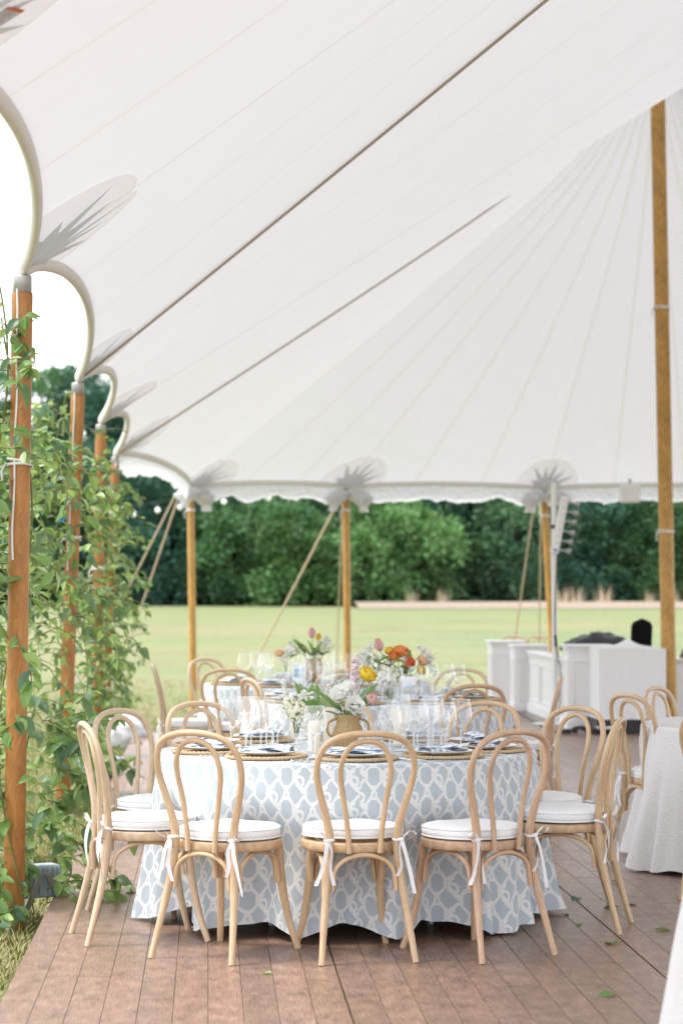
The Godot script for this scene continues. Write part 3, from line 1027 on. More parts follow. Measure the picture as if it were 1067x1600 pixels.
func build_trees() -> void:
	var r := RandomNumberGenerator.new()
	r.seed = 23
	var cm := MB.new()
	for k in 12:
		var c := Vector3(r.randfn(), r.randfn() * 0.6, r.randfn()) * 0.13
		var d := Vector3(r.randfn(), r.randfn(), r.randfn() - 0.8).normalized()
		var bs := Basis.looking_at(d, Vector3(0.1, 1, 0.2).normalized())
		var ln := r.randf_range(0.08, 0.145)
		var wd := ln * 0.45
		var kk := r.randf_range(0.8, 1.25)
		cm.col = Color(kk, kk, kk)
		var nn := bs.y
		var a := cm.vert(c, nn)
		var b := cm.vert(c + bs * Vector3(wd, 0.02, -ln * 0.55), nn)
		var e := cm.vert(c + bs * Vector3(0, -0.02, -ln * 1.2), nn)
		var g := cm.vert(c + bs * Vector3(-wd, 0.02, -ln * 0.55), nn)
		cm.quad(a, b, e, g)
	var mesh := cm.mesh()
	var greens := [Color(0.085, 0.175, 0.075), Color(0.048, 0.122, 0.085), Color(0.115, 0.215, 0.080), Color(0.054, 0.135, 0.092), Color(0.092, 0.180, 0.095)]
	var kinds := ["mid-green", "dark green", "bright yellowish green", "deep bluish green", "soft green"]
	# front row: x, distance, width, height, green
	var front := [[-12.0, 84, 5.5, 6.5, 1], [-7.8, 84.5, 4.6, 6.0, 0], [-3.9, 85, 4.2, 5.6, 1], [-0.6, 84, 4.0, 4.4, 3], [1.4, 83.2, 3.4, 3.8, 0], [3.0, 82.6, 3.6, 3.3, 2], [4.6, 84.6, 3.2, 4.6, 4], [6.6, 83.2, 3.6, 4.0, 2], [9.2, 86, 3.2, 4.4, 1], [11.4, 84.8, 4.0, 4.6, 4], [14.0, 86, 4.2, 4.8, 3], [16.6, 85.4, 3.0, 4.0, 0], [18.6, 84.8, 3.2, 2.6, 2], [20.6, 86, 4.2, 4.6, 3], [23.4, 85, 4.0, 4.2, 0], [27.5, 86, 4.5, 5, 1]]
	var fw := ["far left, mostly behind the near vines", "left, seen between the first two poles", "left, behind the second pole", "behind the slanting straps at the left", "behind the far left pole", "round and low, right of the far left pole", "behind the first strap of the middle pole", "just right of the middle far pole", "left of the reed clumps", "behind the tall reed clumps", "behind the leaning far pole", "right of the white lamp stand", "low, left of the centre pole", "behind the centre pole", "right edge, beyond the centre pole", "beyond the right edge of the lawn"]
	for k in front.size():
		var f: Array = front[k]
		tree(Vector3(f[0], rise(f[1]) - 0.05, -f[1]), f[2] * 1.18, f[3] * 1.05, 0.0, greens[f[4]], 200 + k, "%s bushy tree, %s" % [kinds[f[4]], fw[k]], 2400, mesh)
	var mw := ["far left", "left of the slanting straps", "behind the slanting straps", "between the far left and middle poles", "left of the middle far pole", "right of the middle far pole", "above the reed clumps", "left of the leaning far pole", "between the lamp stand and centre pole", "left of the centre pole", "at the right edge"]
	for k in 11:
		var d := 87.5 + r.randf() * 1.5
		tree(Vector3(-9.5 + k * 3.3 + r.randfn(0, 0.5), rise(d) - 0.1, -d), r.randf_range(3.6, 5.0), r.randf_range(5.2, 7.4), 0.0, greens[[3, 0, 4, 1, 0, 3, 2, 4, 0, 3][k % 10]], 260 + k, "middle-row tree seen between the front bushes, " + mw[k], 2200, mesh)
	var bw := ["furthest left", "second from the left", "third from the left", "fourth from the left", "fifth from the left", "left of the middle far pole", "behind the middle far pole", "right of the middle far pole", "behind the leaning pole", "behind the lamp stand", "behind the centre pole", "furthest right"]
	for k in 12:
		var x := -15.0 + k * 4.1 + r.randfn(0, 0.4)
		var d := 91.0 + r.randf() * 3.0
		tree(Vector3(x, rise(d), -d), r.randf_range(5.2, 6.6), (r.randf_range(9.0, 10.0) if k < 3 else r.randf_range(8.0, 9.5)), 0.3, greens[[1, 3, 0, 3, 1][k % 5]], 300 + k, "tall %s tree in the rear row, %s" % [kinds[[1, 3, 0, 3, 1][k % 5]], bw[k]], 2600, mesh)

# ---------------------------------------------------------------- chairs
func smooth_path(ctrl: Array, per := 5) -> PackedVector3Array:
	var pts := PackedVector3Array()
	for i in ctrl.size() - 1:
		var a: Vector3 = ctrl[maxi(i - 1, 0)]
		var b: Vector3 = ctrl[i]
		var c: Vector3 = ctrl[i + 1]
		var d: Vector3 = ctrl[mini(i + 2, ctrl.size() - 1)]
		for k in per:
			pts.append(b.cubic_interpolate(c, a, d, k / float(per)))
	pts.append(ctrl[ctrl.size() - 1])
	return pts

func mirror_path(half: Array) -> Array:
	# half runs from the left foot to the middle of the top
	var all := []
	for p in half: all.append(Vector3(-p.x, p.y, p.z))
	for k in range(half.size() - 2, -1, -1): all.append(half[k])
	return all

func ribbon(m: MB, pts: Array, w: float, across: Vector3) -> void:
	var path := smooth_path(pts, 4)
	var last := path.size() - 1
	m.grid(1, last, func(i: int, j: int):
		var tw := across.rotated(Vector3.UP, 0.5 * sin(j * 0.35))
		return path[j] + tw * w * (i - 0.5), func(i: int, j: int): return Vector2(i, j), Vector3.ZERO)

func make_chair(label: String, wood: Material, group: String) -> Node3D:
	var o := thing("bentwood_chair", label, "chair", Vector3.ZERO, 0.0, group)
	var half := [Vector3(0.186, 0.0, 0.285), Vector3(0.172, 0.12, 0.252), Vector3(0.152, 0.28, 0.212), Vector3(0.137, 0.42, 0.193), Vector3(0.136, 0.49, 0.192), Vector3(0.156, 0.58, 0.200), Vector3(0.182, 0.67, 0.214), Vector3(0.194, 0.74, 0.229), Vector3(0.184, 0.805, 0.245), Vector3(0.150, 0.852, 0.259), Vector3(0.085, 0.878, 0.268), Vector3(0.0, 0.886, 0.271)]
	var path := smooth_path(mirror_path(half), 4)
	var rr := PackedFloat32Array()
	for p in path:
		rr.append(lerpf(0.0125, 0.0175, smoothstep(0.0, 0.35, p.y)) if p.y < 0.45 else lerpf(0.0175, 0.0132, smoothstep(0.45, 0.75, p.y)))
	var m := MB.new()
	m.tube(path, rr, 10, 0.95)
	var bf := obj("back_frame", m, wood, o)
	var sc := MB.new()
	for s in [-1.0, 1.0]:
		sc.lathe([Vector2(0, 0.003), Vector2(0.004, 0.002), Vector2(0.006, 0.0)], 8, Transform3D(Basis(Vector3.RIGHT, PI / 2), Vector3(s * 0.137, 0.432, 0.2105)))
	obj("screw_cap", sc, M.grey_metal, bf)
	var inner := [Vector3(0.062, 0.418, 0.213), Vector3(0.067, 0.50, 0.213), Vector3(0.084, 0.62, 0.217), Vector3(0.099, 0.71, 0.229), Vector3(0.098, 0.765, 0.241), Vector3(0.080, 0.815, 0.250), Vector3(0.045, 0.846, 0.258), Vector3(0.0, 0.856, 0.261)]
	m = MB.new()
	m.tube(smooth_path(mirror_path(inner), 4), 0.0112, 9, 0.95)
	obj("inner_hoop", m, wood, o)
	m = MB.new()
	m.lathe([Vector2(0.145, 0.418), Vector2(0.198, 0.416), Vector2(0.205, 0.420), Vector2(0.2075, 0.432), Vector2(0.207, 0.448), Vector2(0.203, 0.455), Vector2(0.15, 0.456), Vector2(0.145, 0.452), Vector2(0.145, 0.418)], 36)
	obj("seat_ring", m, wood, o)
	for s in [-1.0, 1.0]:
		m = MB.new()
		m.tube(smooth_path([Vector3(s * 0.138, 0.425, -0.138), Vector3(s * 0.145, 0.28, -0.152), Vector3(s * 0.160, 0.13, -0.178), Vector3(s * 0.186, 0.0, -0.215)], 5), PackedFloat32Array([0.0185, 0.0185, 0.018, 0.018, 0.0175, 0.0175, 0.017, 0.0165, 0.016, 0.0155, 0.015, 0.0145, 0.014, 0.0135, 0.013, 0.0125]), 10)
		obj("leg", m, wood, o)
	# arched braces between the legs
	var corners := [Vector3(0.152, 0, 0.205), Vector3(0.146, 0, -0.148), Vector3(-0.146, 0, -0.148), Vector3(-0.152, 0, 0.205)]
	for k in 4:
		var a: Vector3 = corners[k]
		var b: Vector3 = corners[(k + 1) % 4]
		var cp := []
		for q in 9:
			var an := PI * q / 8.0
			var f := 0.5 - 0.5 * cos(an) * 0.84
			var p := a.lerp(b, f)
			p.y = 0.272 + 0.137 * pow(sin(an), 0.62)
			cp.append(p)
		m = MB.new()
		m.tube(smooth_path(cp, 3), 0.0125, 8, 0.75, false, Vector3(-(b - a).z, 0, (b - a).x).normalized())
		obj("brace", m, wood, o)
	# white cushion with piped edges, tied to the back frame
	m = MB.new()
	m.lathe([Vector2(0.0, 0.459), Vector2(0.17, 0.459), Vector2(0.196, 0.463), Vector2(0.201, 0.478), Vector2(0.200, 0.492), Vector2(0.190, 0.503), Vector2(0.15, 0.510), Vector2(0.07, 0.511), Vector2(0.0, 0.508)], 40, Transform3D(), 0.010, 5)
	for q in m.v.size():
		if m.v[q].y > 0.49: m.v[q].y += 0.004 * sin(m.v[q].x * 31.0 + 1.0) * cos(m.v[q].z * 26.0)
	var cu := obj("cushion", m, M.white_cotton, o)
	m = MB.new()
	for y in [[0.1985, 0.4975], [0.1985, 0.464]]:
		var ring := PackedVector3Array()
		for a in 40:
			var rad: float = y[0] * (1.0 + 0.008 * cos(TAU * a / 40.0 * 5.0))
			ring.append(Vector3(cos(TAU * a / 40.0) * rad, y[1], sin(TAU * a / 40.0) * rad))
		m.tube(ring, 0.0038, 6, 1.0, true)
	obj("piping", m, M.white_cotton, cu)
	for s in [-1.0, 1.0]:
		m = MB.new()
		var k := Vector3(s * 0.137, 0.468, 0.193)
		var loop := PackedVector3Array()
		for a in 13:
			var an := TAU * a / 12.0
			loop.append(k + Vector3(cos(an) * 0.021, 0.003 * sin(an * 2.0), sin(an) * 0.021))
		m.tube(loop, 0.006, 5, 0.35)
		var f := k + Vector3(s * 0.010, 0.0, 0.022)
		m.box(Vector3(0.020, 0.015, 0.013), Transform3D(Basis(Vector3.BACK, 0.4), f), 0.004)
		ribbon(m, [f, f + Vector3(s * 0.03, 0.035, 0.012), f + Vector3(s * 0.055, 0.02, 0.01), f + Vector3(s * 0.02, 0.0, 0.004)], 0.014, Vector3(0, 0.3, 1))
		ribbon(m, [f, f + Vector3(s * 0.012, -0.05, 0.014), f + Vector3(s * 0.03, -0.12, 0.014), f + Vector3(s * 0.05, -0.19 - 0.02 * s, 0.01)], 0.015, Vector3(1, 0, 0.3))
		ribbon(m, [f, f + Vector3(-s * 0.012, -0.04, 0.016), f + Vector3(-s * 0.006, -0.10, 0.02), f + Vector3(-s * 0.022, -0.155 + 0.015 * s, 0.012)], 0.015, Vector3(1, 0, -0.4))
		obj("tie", m, M.cotton_tie, o)
	return o

func build_chairs() -> void:
	var T1 := "bentwood chairs round the front blue table"
	var T2 := "bentwood chairs round the far left blue table"
	var T3 := "bentwood chairs round the middle blue table"
	var T4 := "bentwood chairs round the white textured table"
	var TB := "chairs behind the white bar"
	var list := [
		[0.09, -9.24, -33.0, "bentwood chair at the front left of the near blue table, back to us, angled right", T1, 0],
		[0.575, -9.19, 9.0, "bentwood chair in the front middle of the near blue table, back squarely to us", T1, 0],
		[1.055, -9.22, 33.0, "bentwood chair at the front right of the near blue table, back to us, angled left", T1, 2],
		[-0.25, -9.65, -77.0, "bentwood chair seen side-on at the left of the near blue table, by the dark leaves", T1, 1],
		[-0.20, -10.42, -128.0, "bentwood chair at the rear left of the near blue table, in front of the vines", T1, 1],
		[1.50, -9.85, 72.0, "bentwood chair seen side-on at the right of the near blue table", T1, 0],
		[1.50, -10.52, 126.0, "bentwood chair at the rear right of the near blue table, leaf on its cushion", T1, 0],
		[0.10, -10.98, -146.0, "bentwood chair behind the left wine glasses on the far side of the near blue table", T1, 1],
		[0.62, -11.20, 180.0, "bentwood chair hidden behind candles and vase on the far side of the near table", T1, 1],
		[1.19, -10.95, 143.0, "bentwood chair behind the right wine glasses on the far side of the near blue table", T1, 0],
		[-0.12, -16.45, -86.0, "lone side-on bentwood chair furthest left, standing out against the grass", T2, 1],
		[0.16, -17.55, -135.0, "bentwood chair whose back overlaps the round far left pole", T2, 1],
		[0.20, -15.85, -14.0, "bentwood chair back to us at the left of the far left blue table", T2, 0],
		[0.86, -15.55, 8.0, "bentwood chair back to us, half hidden behind the lilac flower spike", T2, 0],
		[0.50, -14.10, -72.0, "bentwood chair seen edge-on at the left of the middle blue table", T3, 1],
		[1.44, -13.30, 16.0, "bentwood chair back to us at the near right of the middle blue table", T3, 2],
		[1.58, -15.30, 150.0, "bentwood chair at the far right of the middle blue table, against the grass", T3, 1],
		[1.88, -14.02, 80.0, "bentwood chair seen edge-on in front of the white bar panels", T3, 2],
		[2.42, -12.02, -66.0, "bentwood chair at the left of the white textured table, back against its drape", T4, 0],
		[2.70, -12.55, -125.0, "bentwood chair furthest right behind the white table, before the centre pole", T4, 1],
		[2.485, -10.79, -28.0, "bentwood chair cut off by the right edge beside the white textured table", T4, 0],
		[3.84, -28.75, 178.0, "left of two bentwood chair tops peeping over the white bar", TB, 2],
		[4.13, -28.70, 172.0, "right of two bentwood chair tops peeping over the white bar", TB, 2]]
	var proto := [null, null, null]
	for c in list:
		var k: int = c[5]
		var y := DK if c[1] > -28.0 else 0.03
		if proto[k] == null:
			proto[k] = make_chair(c[3], [M.chair_wood, M.chair_wood_pale, M.chair_wood_rose][k], c[4])
			proto[k].position = Vector3(c[0], y, c[1])
			proto[k].rotation.y = deg_to_rad(c[2])
		else:
			var d := dup(proto[k], Vector3(c[0], y, c[1]), deg_to_rad(c[2]), c[3], c[4])
			# no two cushions sit quite alike
			var cu: Node3D = d.get_node("cushion")
			var q := list.find(c)
			cu.rotation = Vector3(0.018 * sin(q * 2.3), q * 1.9, 0.018 * cos(q * 3.1))
			cu.scale = Vector3(1.0, 1.0 + 0.012 * sin(q * 1.7), 1.0)
	var lf := obj("fallen_leaf", leaf_mesh(0.05, 0.02, 0.1), M.leaf_pale, null, Vector3(1.47, DK + 0.522, -10.44))
	lf.rotation.y = 1.1
	tag(lf, "small pale leaf lying on the cushion of the rear right chair", "leaf")

# ---------------------------------------------------------------- tables
func cloth(cen: Vector3, R: float, h: float, folds: Callable, uvk: float) -> MB:
	# folds(angle, t) -> [extra radius, hem height above the deck]
	var m := MB.new()
	var seg := 288
	m.grid(seg, 6, func(i: int, j: int):
		var a := TAU * i / seg
		var r: float = (R - 0.02) * j / 6.0
		return Vector3(sin(a) * r, h + 0.0016 * sin(a * 9.0 + r * 20.0), cos(a) * r), func(i: int, j: int):
		var a := TAU * i / seg
		var r: float = (R - 0.02) * j / 6.0
		return Vector2(sin(a) * r, cos(a) * r) * uvk, Vector3.UP)
	var rows := 30
	m.grid(seg, rows, func(i: int, j: int):
		var a := TAU * (i % seg) / seg
		var r := 0.0
		var y := 0.0
		if j <= 4:
			var e := PI * 0.5 * j / 4.0
			r = R - 0.02 + sin(e) * 0.02
			y = h - (1.0 - cos(e)) * 0.02
		else:
			var t: float = (j - 4) / float(rows - 4)
			var f: Array = folds.call(a, t)
			r = R + f[0]
			y = lerpf(h - 0.02, f[1], t)
		return Vector3(sin(a) * r, y, cos(a) * r), func(i: int, j: int):
		return Vector2(TAU * i / seg * R, R + (h - 0.1) * j / float(rows)) * uvk, Vector3.ZERO)
	for i in (seg + 1) * 7: m.n[i] = Vector3.UP
	# outward normals for the skirt
	var first := (seg + 1) * 7
	for i in range(first, m.v.size()):
		var o := Vector3(m.v[i].x, 0.25, m.v[i].z)
		if m.n[i].dot(o) < 0.0: m.n[i] = -m.n[i]
	m.rewind()
	return m

func banquet_table(label: String, cloth_label: String, cen: Vector3, R: float, seats: Array, mat_: Material, seed_: int, uvk: float, flare := 0.10, puddle := 0.0) -> void:
	var o := thing("round_table", label, "table", Vector3(cen.x, DK, cen.z), 0.0, "round banquet tables under cloths")
	var m := MB.new()
	m.lathe([Vector2(0, 0.705), Vector2(R - 0.03, 0.705), Vector2(R - 0.022, 0.712), Vector2(R - 0.022, 0.722), Vector2(R - 0.03, 0.729), Vector2(0, 0.729)], 40)
	obj("tabletop", m, M.mast_wood, o)
	for s in [-1.0, 1.0]:
		for q in [-1.0, 1.0]:
			var l := MB.new()
			l.tube(PackedVector3Array([Vector3(s * 0.30, 0.705, q * 0.25), Vector3(s * 0.34, 0.0, q * 0.25)]), 0.015, 8)
			obj("leg", l, M.grey_metal, o)
	var nz := noise(seed_, 1.0, 2)
	var folds := func(a: float, t: float) -> Array:
		var cx := sin(a)
		var cz := cos(a)
		var w := nz.get_noise_2d(cx * 1.6, cz * 1.6)
		var big := sin(a * 10.0 + w * 5.0 + seed_)
		var small := sin(a * 23.0 + w * 9.0 + t * 0.6)
		var press := 0.0
		for s in seats:
			var d: float = angle_difference(a, deg_to_rad(s))
			press = maxf(press, exp(-d * d / 0.030))
		var k := pow(t, 1.25)
		var extra := flare * k * (0.7 + 0.4 * w) + 0.050 * k * (big * 0.8 + absf(big) * 0.35) + 0.034 * k * (0.7 + 0.6 * w) * small + 0.010 * smoothstep(0.0, 0.3, t)
		extra = lerpf(extra, minf(extra, -0.115) , press * smoothstep(0.12, 0.60, t))
		var hem := 0.012 + 0.022 * maxf(0.0, sin(a * 10.0 + w * 5.0 + seed_ + 1.0)) + 0.055 * press
		if puddle > 0.0:
			var pd := smoothstep(0.3, 1.0, sin(a - 0.25 - PI * 0.20)) * smoothstep(0.90, 1.0, t)
			extra += puddle * pd * (0.6 + 0.4 * big)
			hem = lerpf(hem, 0.010, smoothstep(0.3, 1.0, sin(a - 0.25 - PI * 0.20)))
		return [extra, hem]
	var cl := obj("tablecloth", cloth(cen, R, TT - DK, folds, uvk), mat_, null, Vector3(cen.x, DK, cen.z))
	tag(cl, cloth_label, "tablecloth")

# ---------------------------------------------------------------- table ware
var G := {}

func make_ware() -> void:
	# wine glass: V-based bowl narrowing to the rim
	for k in 3:
		var d: Array = [[0.095, 0.046, 0.036, 0.225], [0.085, 0.053, 0.040, 0.215], [0.075, 0.040, 0.034, 0.175]][k]
		var b := MB.new()
		b.lathe([Vector2(0.004, d[0]), Vector2(d[1] * 0.45, d[0] + 0.016), Vector2(d[1] * 0.92, d[0] + 0.040), Vector2(d[1], d[0] + 0.048), Vector2(d[1] * 0.985, d[0] + 0.06), Vector2(lerpf(d[1], d[2], 0.55), lerpf(d[0] + 0.05, d[3], 0.6)), Vector2(d[2], d[3])], 28)
		G["bowl%d" % k] = b.mesh()
		var s := MB.new()
		s.lathe([Vector2(0.0, 0.0005), Vector2(0.036, 0.001), Vector2(0.037, 0.0025), Vector2(0.02, 0.005), Vector2(0.006, 0.011), Vector2(0.0038, 0.03), Vector2(0.0036, d[0] - 0.015), Vector2(0.006, d[0] - 0.003), Vector2(0.0, d[0])], 18)
		# the rim and the thick drop of glass in the bottom of the bowl
		var ring := PackedVector3Array()
		for a in 24: ring.append(Vector3(cos(TAU * a / 24.0) * d[2], d[3], sin(TAU * a / 24.0) * d[2]))
		s.tube(ring, 0.0010, 5, 1.0, true)
		s.lathe([Vector2(0.0, d[0] + 0.012), Vector2(d[1] * 0.40, d[0] + 0.0155), Vector2(d[1] * 0.42, d[0] + 0.0165), Vector2(0.004, d[0] + 0.004)], 18)
		G["stem%d" % k] = s.mesh()
	var t := MB.new()
	t.lathe([Vector2(0.0, 0.001), Vector2(0.034, 0.001), Vector2(0.038, 0.008), Vector2(0.040, 0.092), Vector2(0.037, 0.092), Vector2(0.034, 0.016), Vector2(0.0, 0.014)], 40, Transform3D(), 0.025, 10)
	G.tumbler = t.mesh()
	var cut := MB.new()
	for row in 4:
		for q in 10:
			var an := TAU * (q + 0.5 * (row % 2)) / 10.0
			var c := Vector3(cos(an), 0, sin(an))
			var side := Vector3(-sin(an), 0, cos(an))
			var p := c * 0.0405 + Vector3(0, 0.018 + row * 0.018, 0)
			var tip := c * 0.0435 + Vector3(0, 0.018 + row * 0.018, 0)
			var k4 := [p + Vector3(0, 0.011, 0), p + side * 0.011, p - Vector3(0, 0.011, 0), p - side * 0.011]
			for e in 4:
				cut.face([k4[e], k4[(e + 1) % 4], tip], [], c)
	G.cut = cut.mesh()
	# woven charger with a rope rim
	var ch := MB.new()
	var prof := []
	prof.append(Vector2(0.0, 0.004))
	for k in range(1, 15):
		prof.append(Vector2(k * 0.0112, 0.004 + (0.0025 if k % 2 else 0.0)))
	ch.lathe(prof, 40)
	G.charger = ch.mesh()
	var rope := MB.new()
	for st in 2:
		var ring := PackedVector3Array()
		for a in 160:
			var an := TAU * a / 160.0
			var tw := an * 26.0 + st * PI
			ring.append(Vector3(cos(an) * (0.165 + 0.005 * cos(tw)), 0.007 + 0.0035 * sin(tw), sin(an) * (0.165 + 0.005 * cos(tw))))
		rope.tube(ring, 0.0055, 6, 1.0, true)
	G.rope = rope.mesh()
	var pl := MB.new()
	pl.lathe([Vector2(0, 0.012), Vector2(0.07, 0.012), Vector2(0.085, 0.014), Vector2(0.128, 0.026), Vector2(0.130, 0.028), Vector2(0.127, 0.029), Vector2(0.085, 0.018), Vector2(0.0, 0.016)], 40)
	G.plate = pl.mesh()
	for q in 2:
		var nk := MB.new()
		for layer in 4:
			var ph := layer * 1.3 + q * 2.0
			nk.grid(12, 6, func(i: int, j: int):
				var f: float = i / 12.0
				var g: float = j / 6.0
				var x := (f - 0.5) * (0.235 - layer * 0.008)
				var z := (g - 0.5) * (0.098 - layer * 0.010) + 0.006 * sin(f * 7.0 + ph)
				var edge := smoothstep(0.5, 1.0, absf(g - 0.5) * 2.0)
				return Vector3(x, 0.030 + layer * 0.0055 + 0.006 * sin(f * 5.0 + ph) * (1.0 - edge) + 0.004 * sin(f * 11.0 + g * 4.0 + ph) - edge * 0.007, z), func(i: int, j: int): return Vector2(i / 12.0 * 0.8 + layer * 0.2, j / 6.0 * 0.4 + layer * 0.23), Vector3.UP)
		G["napkin%d" % q] = nk.mesh()
	var ed := MB.new()
	for s in [-1.0, 1.0]:
		var line := PackedVector3Array()
		for i in 13:
			var f := i / 12.0
			line.append(Vector3((f - 0.5) * 0.213, 0.046 + 0.004 * sin(f * 11.0 + 1.0) - 0.007, s * 0.035 + 0.006 * sin(f * 7.0 + 3.9)))
		ed.tube(line, 0.0022, 5)
	G.napkin_edge = ed.mesh()
	# cutlery
	var fk := MB.new()
	fk.box(Vector3(0.010, 0.003, 0.115), Transform3D(Basis(), Vector3(0, 0, 0.045)), 0.0012)
	fk.box(Vector3(0.006, 0.003, 0.03), Transform3D(Basis(), Vector3(0, 0, -0.026)), 0.0012)
	fk.box(Vector3(0.022, 0.003, 0.016), Transform3D(Basis(), Vector3(0, 0, -0.046)), 0.0012)
	for k in 4:
		fk.box(Vector3(0.0032, 0.0026, 0.042), Transform3D(Basis(Vector3.RIGHT, 0.08), Vector3(-0.0094 + k * 0.00627, 0.001, -0.073)), 0.0008)
	G.fork = fk.mesh()
	var kn := MB.new()
	kn.box(Vector3(0.012, 0.006, 0.09), Transform3D(Basis(), Vector3(0, 0, 0.06)), 0.0025)
	var bl := [Vector3(-0.007, 0, 0.015), Vector3(0.008, 0, 0.015), Vector3(0.010, 0, -0.05), Vector3(0.006, 0, -0.085), Vector3(-0.002, 0, -0.1), Vector3(-0.007, 0, -0.09)]
	kn.face(bl.map(func(p): return p + Vector3(0, 0.0015, 0)), [], Vector3.UP)
	kn.face(bl.map(func(p): return p - Vector3(0, 0.0015, 0)), [], Vector3.DOWN)
	for e in 6:
		var p: Vector3 = bl[e]
		var q: Vector3 = bl[(e + 1) % 6]
		kn.face([p + Vector3(0, 0.0015, 0), q + Vector3(0, 0.0015, 0), q - Vector3(0, 0.0015, 0), p - Vector3(0, 0.0015, 0)], [], Vector3((q - p).z, 0, -(q - p).x))
	G.knife = kn.mesh()

func wine_glass(k: int, at: Vector3, label: String, group: String) -> void:
	var o := thing("wine_glass", label, "wine glass", at, 0.0, group)
	obj("bowl", G["bowl%d" % k], M.glass, o)
	obj("stem", G["stem%d" % k], M.glass_stem, o)

func tumbler(at: Vector3, label: String, group: String) -> void:
	var o := thing("cut_glass_tumbler", label, "tumbler", at, 0.0, group)
	obj("cup", G.tumbler, M.cut_glass, o)
	obj("cut_facets", G.cut, M.cut_glass, o)

func setting(cen: Vector3, R: float, deg: float, place: String, table: String, full: bool, k: int, glasses: Array) -> void:
	var a := deg_to_rad(deg)
	var out := Vector3(sin(a), 0, cos(a))
	var right := Vector3(out.z, 0, -out.x)
	var y := TT + 0.003
	var turn := a
	var base := Vector3(cen.x, y, cen.z)
	var p := base + out * (R - 0.205)
	var c := thing("woven_charger", "woven jute charger at the %s place of the %s" % [place, table], "charger", p, turn, "woven chargers on the " + table)
	obj("woven_disc", G.charger, M.jute, c)
	obj("rope_rim", G.rope, M.jute, c)
	var pl := obj("dinner_plate", G.plate, M.porcelain, null, p)
	tag(pl, "white plate under the napkin at the %s place of the %s" % [place, table], "plate", "plates on the " + table)
	var nk := obj("folded_napkin", G["napkin%d" % (k % 2)], M.napkin_print, null, p)
	nk.rotation.y = turn + [0.25, -0.2, 0.1, 0.35, -0.3][k % 5]
	obj("dark_hem", G.napkin_edge, M.napkin_edge, nk)
	tag(nk, "folded printed napkin at the %s place of the %s" % [place, table], "napkin", "napkins on the " + table)
	if full:
		for e in [["fork", -0.205], ["fork", -0.232], ["knife", 0.205]]:
			var q: Vector3 = p + right * e[1] + out * 0.015 + Vector3(0, 0.002, 0)
			var f := obj("dinner_" + e[0], G[e[0]], M.silver, null, q)
			f.rotation.y = turn
			var which: String = "knife" if e[0] == "knife" else ("inner fork" if e[1] > -0.21 else "outer fork")
			tag(f, "silver %s beside the charger at the %s place of the %s" % [which, place, table], e[0], e[0] + "s on the " + table)
	var kinds := ["tall narrow wine glass", "wide-bowled wine glass", "short wine glass"]
	for g in glasses:
		var q: Vector3 = base + out * (R - g[2]) + right * g[1]
		if g[0] == 3:
			tumbler(q, "cut-glass tumbler at the %s place of the %s" % [place, table], "tumblers on the " + table)
		else:
			wine_glass(g[0], q, "%s at the %s place of the %s" % [kinds[g[0]], place, table], "wine glasses on the " + table)

func hurricane(at: Vector3, ch: float, gh: float, r: float, place: String) -> void:
	var o := thing("pillar_candle", "ivory pillar candle " + place, "candle", at, 0.0, "pillar candles on the front table")
	var m := MB.new()
	m.lathe([Vector2(0, 0.008), Vector2(r * 0.62, 0.008), Vector2(r * 0.63, 0.012), Vector2(r * 0.63, ch), Vector2(r * 0.58, ch + 0.004), Vector2(r * 0.4, ch - 0.002), Vector2(0, ch - 0.004)], 24)
	obj("wax", m, M.wax, o)
	m = MB.new()
	m.tube(PackedVector3Array([Vector3(0, ch - 0.004, 0), Vector3(0.001, ch + 0.012, 0)]), 0.0012, 5)
	obj("wick", m, M.dark_grey, o)
	var g := MB.new()
	g.lathe([Vector2(0, 0.004), Vector2(r, 0.004), Vector2(r + 0.001, 0.007), Vector2(r, gh)], 32)
	var h := obj("glass_cylinder", g, M.glass, null, at)
	tag(h, "clear glass cylinder round the candle " + place, "candle holder", "glass cylinders on the front table")

# ---------------------------------------------------------------- flowers
func petal(m: MB, x: Transform3D, ln: float, w: float, cup: float) -> void:
	var f := m.v.size()
	m.grid(4, 4, func(i: int, j: int):
		var s: float = (i - 2) / 2.0
		var t: float = j / 4.0
		var wd: float = w * sin(clampf(t * 0.82 + 0.16, 0, 1) * PI) * 1.0 + 0.001
		return x * Vector3(s * wd, t * ln * 0.55 + cup * (s * s) * 0.3 * w + ln * 0.25 * t * t * cup, -t * ln * (1.0 - 0.25 * t * cup)), func(i: int, j: int): return Vector2(i, j), Vector3.ZERO)

